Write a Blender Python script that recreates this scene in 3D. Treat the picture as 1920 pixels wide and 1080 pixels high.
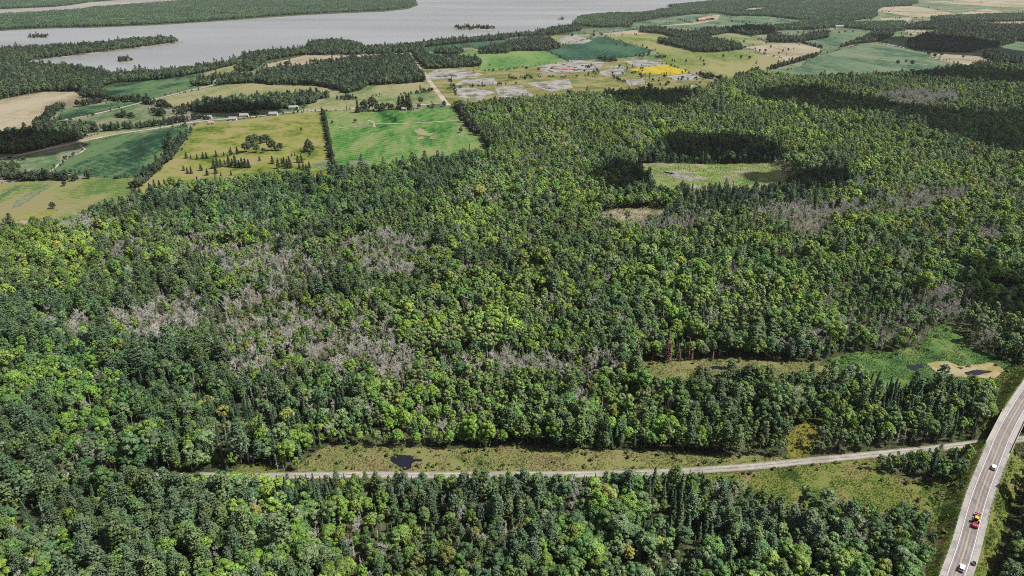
import bpy, bmesh, math, random
import numpy as np
from mathutils import Vector

random.seed(7)
rng = np.random.default_rng(11)
R = math.radians
for o in list(bpy.data.objects):
    bpy.data.objects.remove(o, do_unlink=True)
scene = bpy.context.scene
COL = scene.collection

# ------------------------------------------------------------------ camera
CAM_H, FPX, HORIZON = 250.0, 1280.0, -60.0          # photo pixels (1920 x 1080)
PITCH = math.atan((540 - HORIZON) / FPX)
cam_d = bpy.data.cameras.new('camera')
cam_d.sensor_width = 36.0
cam_d.lens = 36.0 * FPX / 1920.0
cam_d.clip_start = 1.0
cam_d.clip_end = 60000.0
cam = bpy.data.objects.new('camera', cam_d)
cam.location = (0, 0, CAM_H)
cam.rotation_euler = (math.pi / 2 - PITCH, 0, 0)
COL.objects.link(cam)
scene.camera = cam

# ------------------------------------------------------------------ sky, sun, exposure
SUN_EL, SUN_AZ = R(54), R(94)      # azimuth clockwise from +Y (away from the camera)
w = bpy.data.worlds.new('World')
scene.world = w
w.use_nodes = True
wn = w.node_tree
wn.nodes.clear()
sky = wn.nodes.new('ShaderNodeTexSky')
sky.sky_type = 'NISHITA'
sky.sun_disc = False
sky.sun_elevation = SUN_EL
sky.sun_rotation = SUN_AZ
sky.altitude = 200
sky.dust_density = 6.0
sky.ozone_density = 0.6
bg = wn.nodes.new('ShaderNodeBackground')
bg.inputs['Strength'].default_value = 0.052
out = wn.nodes.new('ShaderNodeOutputWorld')
wn.links.new(sky.outputs[0], bg.inputs['Color'])
wn.links.new(bg.outputs[0], out.inputs['Surface'])
sun_d = bpy.data.lights.new('sun', 'SUN')
sun_d.energy = 5.0
sun_d.angle = R(0.5)
sun_d.color = (1.0, 0.955, 0.88)
sun = bpy.data.objects.new('sun', sun_d)
SUNV = Vector((math.sin(SUN_AZ) * math.cos(SUN_EL), math.cos(SUN_AZ) * math.cos(SUN_EL), math.sin(SUN_EL)))
sun.rotation_euler = SUNV.to_track_quat('Z', 'Y').to_euler()
COL.objects.link(sun)
vs = scene.view_settings
vs.view_transform = 'Standard'
vs.look = 'None'
vs.exposure = 0.78
vs.gamma = 1.0
vs.use_curve_mapping = False
cy = scene.cycles
cy.max_bounces = 5
cy.diffuse_bounces = 2
cy.glossy_bounces = 2
cy.transmission_bounces = 3
cy.volume_bounces = 0
cy.transparent_max_bounces = 4
cy.use_denoising = False
cy.filter_width = 1.0
cy.sample_clamp_indirect = 4.0

# ------------------------------------------------------------------ helpers
def P(x, y, z=0.0):
    """photo pixel -> the point of the place at height z that it shows"""
    u = (x - 960) / FPX
    v = (540 - y) / FPX
    dy = math.cos(PITCH) + v * math.sin(PITCH)
    dz = -math.sin(PITCH) + v * math.cos(PITCH)
    t = (z - CAM_H) / dz
    return (u * t, dy * t)

def PP(pts, z=0.0):
    return [P(p[0], p[1], p[2] if len(p) > 2 else z) for p in pts]

def to_px(X, Y, Z):
    dz = Z - CAM_H
    f = Y * math.cos(PITCH) - dz * math.sin(PITCH)
    v = Y * math.sin(PITCH) + dz * math.cos(PITCH)
    return 960 + FPX * X / f, 540 - FPX * v / f, f

def inside(poly, X, Y):
    poly = np.asarray(poly)
    r = np.zeros(X.shape, bool)
    n = len(poly)
    x0, y0 = poly.min(0); x1, y1 = poly.max(0)
    c = (X >= x0) & (X <= x1) & (Y >= y0) & (Y <= y1)
    if not c.any():
        return r
    xx, yy = X[c], Y[c]
    q = np.zeros(xx.shape, bool)
    for i in range(n):
        ax, ay = poly[i]; bx, by = poly[(i + 1) % n]
        if ay == by:
            continue
        k = ((ay > yy) != (by > yy)) & (xx < (bx - ax) * (yy - ay) / (by - ay) + ax)
        q ^= k
    r[c] = q
    return r

def line_dist(line, X, Y):
    d = np.full(X.shape, 1e9)
    for (ax, ay), (bx, by) in zip(line[:-1], line[1:]):
        vx, vy = bx - ax, by - ay
        t = np.clip(((X - ax) * vx + (Y - ay) * vy) / (vx * vx + vy * vy + 1e-9), 0, 1)
        d = np.minimum(d, np.hypot(X - ax - t * vx, Y - ay - t * vy))
    return d

_perm = rng.random((256, 256))
def vnoise(X, Y, scale, ox=0.0):
    x = X / scale + 37.3 + ox; y = Y / scale + 11.7 + ox * 1.7
    xi = np.floor(x).astype(int); yi = np.floor(y).astype(int)
    fx = x - xi; fy = y - yi
    fx = fx * fx * (3 - 2 * fx); fy = fy * fy * (3 - 2 * fy)
    g = lambda a, b: _perm[a % 256, b % 256]
    return (g(xi, yi) * (1 - fx) + g(xi + 1, yi) * fx) * (1 - fy) + (g(xi, yi + 1) * (1 - fx) + g(xi + 1, yi + 1) * fx) * fy

def fnoise(X, Y, scale, ox=0.0):
    return (vnoise(X, Y, scale, ox) * 4 + vnoise(X, Y, scale / 2.3, ox + 5) * 2 + vnoise(X, Y, scale / 5.1, ox + 9)) / 7

def link(o, parent=None):
    COL.objects.link(o)
    if parent is not None:
        o.parent = parent
    return o

def tag(o, label=None, cat=None, group=None, kind=None):
    if label: o['label'] = label
    if cat: o['category'] = cat
    if group: o['group'] = group
    if kind: o['kind'] = kind
    return o

def empty(name, loc=(0, 0, 0), rz=0.0):
    o = bpy.data.objects.new(name, None)
    o.empty_display_size = 0.5
    o.location = loc
    o.rotation_euler = (0, 0, rz)
    return link(o)

def mesh_from(name, verts, faces, mats=(), mat_idx=None, smooth=False):
    m = bpy.data.meshes.new(name)
    m.from_pydata([tuple(map(float, v)) for v in verts], [], [tuple(f) for f in faces])
    for a in mats:
        m.materials.append(a)
    if mat_idx is not None:
        m.polygons.foreach_set('material_index', np.asarray(mat_idx, dtype=np.int32))
    if smooth:
        m.polygons.foreach_set('use_smooth', np.ones(len(m.polygons), bool))
    m.update()
    return m

class MB:
    """collects simple shapes for one mesh"""
    def __init__(self):
        self.v, self.f = [], []
    def add(self, v, f):
        n = len(self.v)
        self.v += [tuple(a) for a in v]
        self.f += [tuple(i + n for i in q) for q in f]
        return self
    def box(self, c, s, rz=0.0, taper=1.0, taper_y=None):
        ty = taper if taper_y is None else taper_y
        cx, cy_, cz = c; hx, hy, hz = s[0] / 2, s[1] / 2, s[2] / 2
        ca, sa = math.cos(rz), math.sin(rz)
        v = []
        for z, kx, ky in ((-hz, 1, 1), (hz, taper, ty)):
            for x, y in ((-hx * kx, -hy * ky), (hx * kx, -hy * ky), (hx * kx, hy * ky), (-hx * kx, hy * ky)):
                v.append((cx + x * ca - y * sa, cy_ + x * sa + y * ca, cz + z))
        return self.add(v, [(3, 2, 1, 0), (4, 5, 6, 7), (0, 1, 5, 4), (1, 2, 6, 5), (2, 3, 7, 6), (3, 0, 4, 7)])
    def tube(self, a, b, ra, rb, n=6, cap=True):
        a, b = Vector(a), Vector(b)
        d = (b - a).normalized()
        s = d.cross(Vector((0, 0, 1)))
        if s.length < 1e-3: s = Vector((1, 0, 0))
        s.normalize(); t = d.cross(s)
        v = []
        for p, r in ((a, ra), (b, rb)):
            for i in range(n):
                k = 2 * math.pi * i / n
                v.append(p + (s * math.cos(k) + t * math.sin(k)) * r)
        f = [(i, (i + 1) % n, n + (i + 1) % n, n + i) for i in range(n)]
        if cap:
            f += [tuple(range(n - 1, -1, -1)), tuple(range(n, 2 * n))]
        return self.add(v, f)
    def obj(self, name, mat, parent=None, smooth=False, bevel=0.0):
        m = mesh_from(name, self.v, self.f, (mat,), smooth=smooth)
        if bevel:
            bm = bmesh.new(); bm.from_mesh(m)
            bmesh.ops.bevel(bm, geom=bm.edges[:], offset=bevel, segments=2, profile=0.6, affect='EDGES', clamp_overlap=True)
            bm.to_mesh(m); bm.free()
        return link(bpy.data.objects.new(name, m), parent)

# ------------------------------------------------------------------ materials
def mat(name):
    m = bpy.data.materials.new(name)
    m.use_nodes = True
    nt = m.node_tree
    b = nt.nodes['Principled BSDF']
    b.inputs['Roughness'].default_value = 0.85
    b.inputs['Specular IOR Level'].default_value = 0.25
    return m, nt, b

def plain(name, col, rough=0.6, metallic=0.0, var=0.12):
    m, nt, b = mat(name)
    tc = nt.nodes.new('ShaderNodeTexCoord')
    n = nt.nodes.new('ShaderNodeTexNoise'); n.inputs['Scale'].default_value = 3.0; n.inputs['Detail'].default_value = 4
    r = nt.nodes.new('ShaderNodeValToRGB')
    r.color_ramp.elements[0].position = 0.3; r.color_ramp.elements[1].position = 0.7
    r.color_ramp.elements[0].color = tuple(c * (1 - var) for c in col) + (1,)
    r.color_ramp.elements[1].color = tuple(min(1, c * (1 + var)) for c in col) + (1,)
    nt.links.new(tc.outputs['Object'], n.inputs['Vector'])
    nt.links.new(n.outputs[0], r.inputs[0]); nt.links.new(r.outputs[0], b.inputs['Base Color'])
    b.inputs['Roughness'].default_value = rough
    b.inputs['Metallic'].default_value = metallic
    return m

def ground_mat(name, cols, big=60.0, mid=9.0, fine=1.2, stretch=1.0, angle=0.0, bump=0.6, rough=0.95, fine_amt=0.6, contrast=0.12, rows=0.0):
    """patchy ground: colours blended by noise at three sizes, in metres"""
    m, nt, b = mat(name)
    N, L = nt.nodes, nt.links
    geo = N.new('ShaderNodeNewGeometry')
    mp = N.new('ShaderNodeMapping')
    mp.inputs['Rotation'].default_value = (0, 0, angle)
    mp.inputs['Scale'].default_value = (1, stretch, 1)
    L.new(geo.outputs['Position'], mp.inputs['Vector'])
    def noise(size, det, dist=0.0):
        n = N.new('ShaderNodeTexNoise')
        n.inputs['Scale'].default_value = 1.0 / size
        n.inputs['Detail'].default_value = det
        n.inputs['Distortion'].default_value = dist
        L.new(mp.outputs[0], n.inputs['Vector'])
        return n
    a = noise(big, 5, 0.6); c = noise(mid, 4); d = noise(fine, 3)
    s1 = N.new('ShaderNodeMath'); s1.operation = 'MULTIPLY_ADD'; s1.inputs[1].default_value = 0.45
    L.new(c.outputs[0], s1.inputs[0]); L.new(a.outputs[0], s1.inputs[2])
    s2 = N.new('ShaderNodeMath'); s2.operation = 'MULTIPLY_ADD'; s2.inputs[1].default_value = fine_amt
    L.new(d.outputs[0], s2.inputs[0]); L.new(s1.outputs[0], s2.inputs[2])
    mid_v = 0.5 * (1 + 0.45 + fine_amt)
    mr = N.new('ShaderNodeMapRange')
    mr.inputs['From Min'].default_value = mid_v - contrast
    mr.inputs['From Max'].default_value = mid_v + contrast
    L.new(s2.outputs[0], mr.inputs['Value'])
    ramp = N.new('ShaderNodeValToRGB')
    e = ramp.color_ramp.elements
    while len(e) < len(cols): e.new(0.5)
    for i, col in enumerate(cols):
        e[i].position = i / (len(cols) - 1); e[i].color = tuple(col) + (1,)
    L.new(mr.outputs[0], ramp.inputs[0]); L.new(ramp.outputs[0], b.inputs['Base Color'])
    if rows:        # tramlines and swaths left by the machines
        wv = N.new('ShaderNodeTexWave'); wv.inputs['Scale'].default_value = 0.314 / rows
        wv.inputs['Distortion'].default_value = 1.2; wv.inputs['Detail'].default_value = 3; wv.inputs['Detail Scale'].default_value = 0.4
        mp2 = N.new('ShaderNodeMapping'); mp2.inputs['Rotation'].default_value = (0, 0, angle + 0.9)
        L.new(geo.outputs['Position'], mp2.inputs['Vector']); L.new(mp2.outputs[0], wv.inputs['Vector'])
        s3 = N.new('ShaderNodeMath'); s3.operation = 'MULTIPLY_ADD'; s3.inputs[1].default_value = 0.10
        L.new(wv.outputs['Fac'], s3.inputs[0]); L.new(s2.outputs[0], s3.inputs[2]); L.new(s3.outputs[0], mr.inputs['Value'])
    if bump:
        bp = N.new('ShaderNodeBump'); bp.inputs['Strength'].default_value = bump; bp.inputs['Distance'].default_value = fine * 0.4
        L.new(d.outputs[0], bp.inputs['Height']); L.new(bp.outputs[0], b.inputs['Normal'])
    b.inputs['Roughness'].default_value = rough
    b.inputs['Specular IOR Level'].default_value = 0.1
    return m

def foliage_mat(name, transl=0.15, var=0.45):
    """leaf colour comes from the tree's own tint; leaves vary a little within a crown"""
    m = bpy.data.materials.new(name); m.use_nodes = True
    nt = m.node_tree; N, L = nt.nodes, nt.links
    N.clear()
    at = N.new('ShaderNodeAttribute'); at.attribute_type = 'INSTANCER'; at.attribute_name = 'tint'
    tc = N.new('ShaderNodeTexCoord')
    n = N.new('ShaderNodeTexNoise'); n.inputs['Scale'].default_value = 0.55; n.inputs['Detail'].default_value = 4
    L.new(tc.outputs['Object'], n.inputs['Vector'])
    mr = N.new('ShaderNodeMapRange')
    mr.inputs['From Min'].default_value = 0.3; mr.inputs['From Max'].default_value = 0.7
    mr.inputs['To Min'].default_value = 1 - var; mr.inputs['To Max'].default_value = 1 + var
    L.new(n.outputs[0], mr.inputs['Value'])
    mx = N.new('ShaderNodeVectorMath'); mx.operation = 'SCALE'
    L.new(at.outputs['Vector'], mx.inputs[0]); L.new(mr.outputs[0], mx.inputs['Scale'])
    d = N.new('ShaderNodeBsdfDiffuse'); t = N.new('ShaderNodeBsdfTranslucent')
    g = N.new('ShaderNodeBsdfGlossy'); g.inputs['Roughness'].default_value = 0.55
    L.new(mx.outputs[0], d.inputs['Color']); L.new(mx.outputs[0], t.inputs['Color'])
    ms = N.new('ShaderNodeMixShader'); ms.inputs[0].default_value = transl
    L.new(d.outputs[0], ms.inputs[1]); L.new(t.outputs[0], ms.inputs[2])
    ms2 = N.new('ShaderNodeMixShader'); ms2.inputs[0].default_value = 0.025
    L.new(ms.outputs[0], ms2.inputs[1]); L.new(g.outputs[0], ms2.inputs[2])
    o = N.new('ShaderNodeOutputMaterial'); L.new(ms2.outputs[0], o.inputs['Surface'])
    return m

def water_mat(name, base, rough, wave, bump):
    m, nt, b = mat(name)
    N, L = nt.nodes, nt.links
    if wave > 10:       # wind streaks: rougher and smoother reaches, their changing reflection also painted as colour
        g2 = N.new('ShaderNodeNewGeometry'); mp2 = N.new('ShaderNodeMapping')
        mp2.inputs['Scale'].default_value = (0.0006, 0.0022, 1); mp2.inputs['Rotation'].default_value = (0, 0, 0.2)
        ns = N.new('ShaderNodeTexNoise'); ns.inputs['Scale'].default_value = 1.0; ns.inputs['Detail'].default_value = 6
        L.new(g2.outputs['Position'], mp2.inputs['Vector']); L.new(mp2.outputs[0], ns.inputs['Vector'])
        rr2 = N.new('ShaderNodeMapRange'); rr2.inputs['From Min'].default_value = 0.35; rr2.inputs['From Max'].default_value = 0.65
        rr2.inputs['To Min'].default_value = rough * 0.8; rr2.inputs['To Max'].default_value = rough * 1.3
        L.new(ns.outputs[0], rr2.inputs['Value']); L.new(rr2.outputs[0], b.inputs['Roughness'])
        cr = N.new('ShaderNodeValToRGB'); cr.color_ramp.elements[0].position = 0.3; cr.color_ramp.elements[1].position = 0.7
        cr.color_ramp.elements[0].color = tuple(c * 0.94 for c in base) + (1,); cr.color_ramp.elements[1].color = tuple(c * 1.06 for c in base) + (1,)
        L.new(ns.outputs[0], cr.inputs[0]); L.new(cr.outputs[0], b.inputs['Base Color'])
    b.inputs['Base Color'].default_value = tuple(base) + (1,)
    b.inputs['Roughness'].default_value = rough
    b.inputs['Specular IOR Level'].default_value = 0.5
    b.inputs['IOR'].default_value = 1.33
    geo = N.new('ShaderNodeNewGeometry')
    n = N.new('ShaderNodeTexNoise'); n.inputs['Scale'].default_value = 1 / wave; n.inputs['Detail'].default_value = 6
    mp = N.new('ShaderNodeMapping'); mp.inputs['Scale'].default_value = (0.35, 1, 1); mp.inputs['Rotation'].default_value = (0, 0, 0.25)
    L.new(geo.outputs['Position'], mp.inputs['Vector']); L.new(mp.outputs[0], n.inputs['Vector'])
    bp = N.new('ShaderNodeBump'); bp.inputs['Strength'].default_value = bump; bp.inputs['Distance'].default_value = 0.5
    L.new(n.outputs[0], bp.inputs['Height']); L.new(bp.outputs[0], b.inputs['Normal'])
    return m

M = {}
M['leaf'] = foliage_mat('leaves')
M['needle'] = foliage_mat('needles', 0.12, 0.3)
M['bark'] = plain('bark', (0.10, 0.085, 0.07), 0.9, var=0.3)
M['pale_bark'] = plain('pale bark', (0.36, 0.34, 0.31), 0.85, var=0.3)
M['dead_wood'] = plain('dead wood', (0.36, 0.35, 0.325), 0.9, var=0.25)
M['rust_needle'] = plain('rust red needles', (0.19, 0.08, 0.068), 0.9, var=0.35)
M['floor'] = ground_mat('forest floor', [(0.022, 0.028, 0.012), (0.04, 0.05, 0.02), (0.06, 0.06, 0.034)], 40, 8, 1.5)
M['lake'] = water_mat('lake water', (0.232, 0.238, 0.246), 0.2, 14.0, 0.35)  # pale base colour stands in for bright sky reflected in the lake
M['pond'] = water_mat('dark pond water', (0.010, 0.010, 0.016), 0.08, 3.0, 0.1)

# ------------------------------------------------------------------ ground, lake, far shores
def sheet(name, poly, z, material, parent=None, kind='structure', label=None):
    m = bpy.data.meshes.new(name)
    bm = bmesh.new()
    vsx = [bm.verts.new((x, y, z)) for x, y in poly]
    f = bm.faces.new(vsx)
    bmesh.ops.triangulate(bm, faces=[f])
    bmesh.ops.recalc_face_normals(bm, faces=bm.faces)
    for q in bm.faces:
        if q.normal.z < 0: q.normal_flip()
    bm.to_mesh(m); bm.free()
    m.materials.append(material)
    o = link(bpy.data.objects.new(name, m), parent)
    if kind and parent is None: o['kind'] = kind
    if label: o['label'] = label
    return o

def rough_poly(poly, step, amp, seed=0.0):
    """resample an outline and jitter it so that edges are not ruled lines"""
    out_ = []
    n = len(poly)
    for i in range(n):
        a = np.array(poly[i]); b = np.array(poly[(i + 1) % n])
        k = max(1, int(np.hypot(*(b - a)) / step))
        for j in range(min(k, 60)):
            p = a + (b - a) * j / min(k, 60)
            q = np.array([p])
            dx = fnoise(q[:, 0], q[:, 1], step * 2.5, 3 + seed)[0] - 0.5
            dy = fnoise(q[:, 0], q[:, 1], step * 2.5, 23 + seed)[0] - 0.5
            out_.append((p[0] + dx * amp * 2, p[1] + dy * amp * 2))
    return out_

G = 14000
gm = MB()
gm.add([(-G, -1500, 0), (G, -1500, 0), (G, G, 0), (-G, G, 0)], [(0, 1, 2, 3)])
tag(gm.obj('ground', M['floor']), 'dark forest floor and land sheet', kind='structure')

LAKE = PP([(-900, 62), (0, 58), (75, 54), (180, 52), (300, 47), (420, 39), (560, 29), (640, 25), (720, 22), (765, 17), (784, 10), (782, 4), (770, -2), (800, -14), (1300, -14),
           (1345, 4), (1268, 20), (1257, 24), (1217, 32), (1115, 38), (1090, 42), (1084, 52), (1050, 62), (960, 72), (830, 82), (767, 90), (730, 92),
           (677, 92), (577, 96), (490, 104), (467, 112), (425, 123), (325, 137), (250, 143), (200, 143), (181, 138), (120, 124), (63, 121), (0, 119), (-900, 130)])
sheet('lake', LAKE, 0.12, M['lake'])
M['shore'] = ground_mat('shore ground', [(0.05, 0.05, 0.03), (0.12, 0.11, 0.08), (0.22, 0.2, 0.17)], 50, 10, 3)
PEN = PP([(-900, 98), (0, 96), (100, 92), (200, 85), (262, 79), (320, 76), (345, 78.5), (336, 80.5), (250, 92), (175, 101), (120, 107), (63, 113), (30, 119), (-900, 122)])
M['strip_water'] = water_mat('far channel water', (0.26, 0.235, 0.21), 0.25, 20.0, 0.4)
CHANNEL = PP([(-900, 32), (0, 30), (100, 24), (140, 21.5), (180, 15.5), (300, 4.5), (420, -3), (300, -6), (170, 4), (130, 10), (100, 13), (0, 17.5), (-900, 22)])

def island(name, poly, z0=0.12, h=0.9, label=None):
    cx = sum(p[0] for p in poly) / len(poly); cy_ = sum(p[1] for p in poly) / len(poly)
    n = len(poly)
    v = [(x, y, z0 - 0.3) for x, y in poly]
    v += [(cx + (x - cx) * 0.97, cy_ + (y - cy_) * 0.97, z0 + h) for x, y in poly]
    f = [(i, (i + 1) % n, n + (i + 1) % n, n + i) for i in range(n)] + [tuple(range(n, 2 * n))]
    o = link(bpy.data.objects.new(name, mesh_from(name, v, f, (M['shore'],))))
    tag(o, label, kind='structure')
    return o
sheet('peninsula', rough_poly(PEN, 25, 6), 0.30, M['shore'])
sheet('channel', CHANNEL, 0.12, M['strip_water'])
def ring(cx, cy_, rx, ry, n=16, z=0.0):
    return [P(cx + rx * math.cos(2 * math.pi * i / n) * (1 + 0.18 * math.sin(i * 2.3 + cx)), cy_ + ry * math.sin(2 * math.pi * i / n), z) for i in range(n)]
ISL_A = ring(72, 70, 20, 1.6)
ISL_B = ring(234, 114.5, 15, 2.2)
ISL_C = PP([(848, 52), (870, 51), (900, 51.5), (925, 52), (932, 54), (920, 56), (880, 57), (856, 55)])
ISL_D = ring(1052, 36.5, 6, 0.9)
for p, l in ((ISL_A, 'islet'), (ISL_B, 'islet'), (ISL_C, 'island'), (ISL_D, 'islet')):
    island(l, p)
BUMP = PP([(575, 93), (580, 87), (610, 83), (645, 83), (674, 86), (682, 92)])
sheet('headland', BUMP, 0.34, M['shore'])

# ------------------------------------------------------------------ fields and clearings
FM = {}
def fcol(key, cols, **k):
    FM[key] = ground_mat('field ' + key, cols, **k)
fcol('tan', [(0.1037, 0.0887, 0.0551), (0.1688, 0.1465, 0.094), (0.2121, 0.1898, 0.1416)], big=120, mid=12, fine=2.0, stretch=0.3, angle=0.5, rows=14)
fcol('dark', [(0.006, 0.0183, 0.0105), (0.0112, 0.0426, 0.021), (0.0576, 0.0953, 0.0411)], big=70, mid=9, fine=1.6, stretch=0.45, angle=0.3, fine_amt=0.5, rows=8)
fcol('teal', [(0.006, 0.0276, 0.0189), (0.0151, 0.0472, 0.0288), (0.0299, 0.0693, 0.0387)], big=150, mid=14, fine=2.0, stretch=0.3, angle=-0.6, rows=16)
fcol('green', [(0.006, 0.0219, 0.006), (0.0229, 0.0857, 0.0161), (0.0663, 0.1285, 0.0338), (0.1356, 0.138, 0.0637)], big=70, mid=10, fine=1.5, stretch=0.4, angle=1.2, contrast=0.2, rows=10)
fcol('pasture', [(0.045, 0.085, 0.022), (0.08, 0.112, 0.032), (0.115, 0.125, 0.05), (0.135, 0.128, 0.062)], big=60, mid=9, fine=1.4, stretch=0.6, angle=0.9, rows=9)
fcol('bright', [(0.0334, 0.0908, 0.0194), (0.0594, 0.1233, 0.0337), (0.0985, 0.1493, 0.0532)], big=130, mid=14, fine=2.0, stretch=0.3, angle=0.9, rows=14)
fcol('pale', [(0.0347, 0.078, 0.0254), (0.1044, 0.1268, 0.0533), (0.1602, 0.1477, 0.0812)], big=90, mid=14, fine=2.0, stretch=0.5, angle=0.2, rows=12)
fcol('palegrey', [(0.0323, 0.0742, 0.0276), (0.081, 0.1091, 0.0555), (0.1368, 0.1258, 0.0973)], big=60, mid=10, fine=1.6, stretch=0.5, angle=0.2)
fcol('meadow', [(0.0164, 0.0454, 0.006), (0.0902, 0.11, 0.0197), (0.15, 0.1432, 0.0506), (0.1587, 0.1248, 0.0795)], big=55, mid=9, fine=1.2, contrast=0.22, fine_amt=0.5)
fcol('yellowgreen', [(0.0543, 0.0889, 0.0161), (0.1066, 0.1263, 0.0386), (0.1515, 0.1412, 0.0685)], big=140, mid=18, fine=2.5, stretch=0.4, angle=0.7, rows=20)
fcol('yellow', [(0.216, 0.171, 0.0108), (0.243, 0.198, 0.0126), (0.261, 0.216, 0.027)], big=40, mid=8, fine=2, stretch=0.3)
fcol('rock', [(0.0711, 0.0794, 0.0334), (0.138, 0.1321, 0.1254), (0.1672, 0.1622, 0.1588), (0.1881, 0.1822, 0.1797), (0.209, 0.2006, 0.2006)], big=30, mid=6, fine=1.5, fine_amt=0.4)
fcol('scrub', [(0.0595, 0.0808, 0.0221), (0.1062, 0.1062, 0.034), (0.153, 0.136, 0.068)], big=40, mid=9, fine=2)
fcol('fartan', [(0.1195, 0.107, 0.0701), (0.1771, 0.1575, 0.1062), (0.2134, 0.1937, 0.1424)], big=200, mid=30, fine=4, rows=24)
fcol('farteal', [(0.0172, 0.0455, 0.0276), (0.0464, 0.088, 0.0475), (0.0901, 0.1145, 0.074)], big=110, mid=18, fine=3, stretch=0.4, angle=0.6, rows=20)
fcol('bog', [(0.03, 0.05, 0.014), (0.075, 0.095, 0.028), (0.125, 0.125, 0.05), (0.10, 0.112, 0.036), (0.15, 0.125, 0.065), (0.085, 0.065, 0.034)], big=26, mid=5, fine=1.1, contrast=0.2, fine_amt=0.6, bump=1.0)
fcol('reeds', [(0.0252, 0.0576, 0.0158), (0.0396, 0.085, 0.023), (0.0576, 0.1044, 0.0288), (0.0864, 0.1188, 0.036)], big=22, mid=4, fine=1.1, contrast=0.18, bump=1.0)
fcol('verge', [(0.022, 0.042, 0.01), (0.05, 0.078, 0.014), (0.08, 0.105, 0.022), (0.105, 0.112, 0.032), (0.115, 0.095, 0.045)], big=18, mid=4, fine=1.1, contrast=0.17, bump=1.0)
fcol('marsh', [(0.05, 0.11, 0.03), (0.10, 0.15, 0.036), (0.15, 0.155, 0.08), (0.19, 0.18, 0.14)], big=30, mid=8, fine=1.5, contrast=0.26)
fcol('algae', [(0.15, 0.13, 0.045), (0.19, 0.165, 0.08), (0.21, 0.185, 0.125)], big=12, mid=3, fine=0.6, bump=0.2)
fcol('drybog', [(0.0936, 0.1014, 0.0396), (0.144, 0.1326, 0.0792), (0.18, 0.1638, 0.1152)], big=25, mid=6, fine=1.2)
fcol('deadfloor', [(0.04, 0.05, 0.022), (0.085, 0.08, 0.045), (0.13, 0.115, 0.08)], big=20, mid=6, fine=1.2)
fcol('gold', [(0.085, 0.085, 0.0168), (0.1232, 0.1062, 0.0216), (0.085, 0.0935, 0.024)], big=10, mid=3, fine=0.6)
M['gravel'] = ground_mat('gravel', [(0.165, 0.158, 0.154), (0.215, 0.206, 0.20), (0.25, 0.24, 0.234)], 15, 3, 0.5)
M['dirt'] = ground_mat('dirt track', [(0.17, 0.15, 0.12), (0.23, 0.21, 0.17), (0.26, 0.245, 0.205)], 30, 5, 1)

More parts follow.
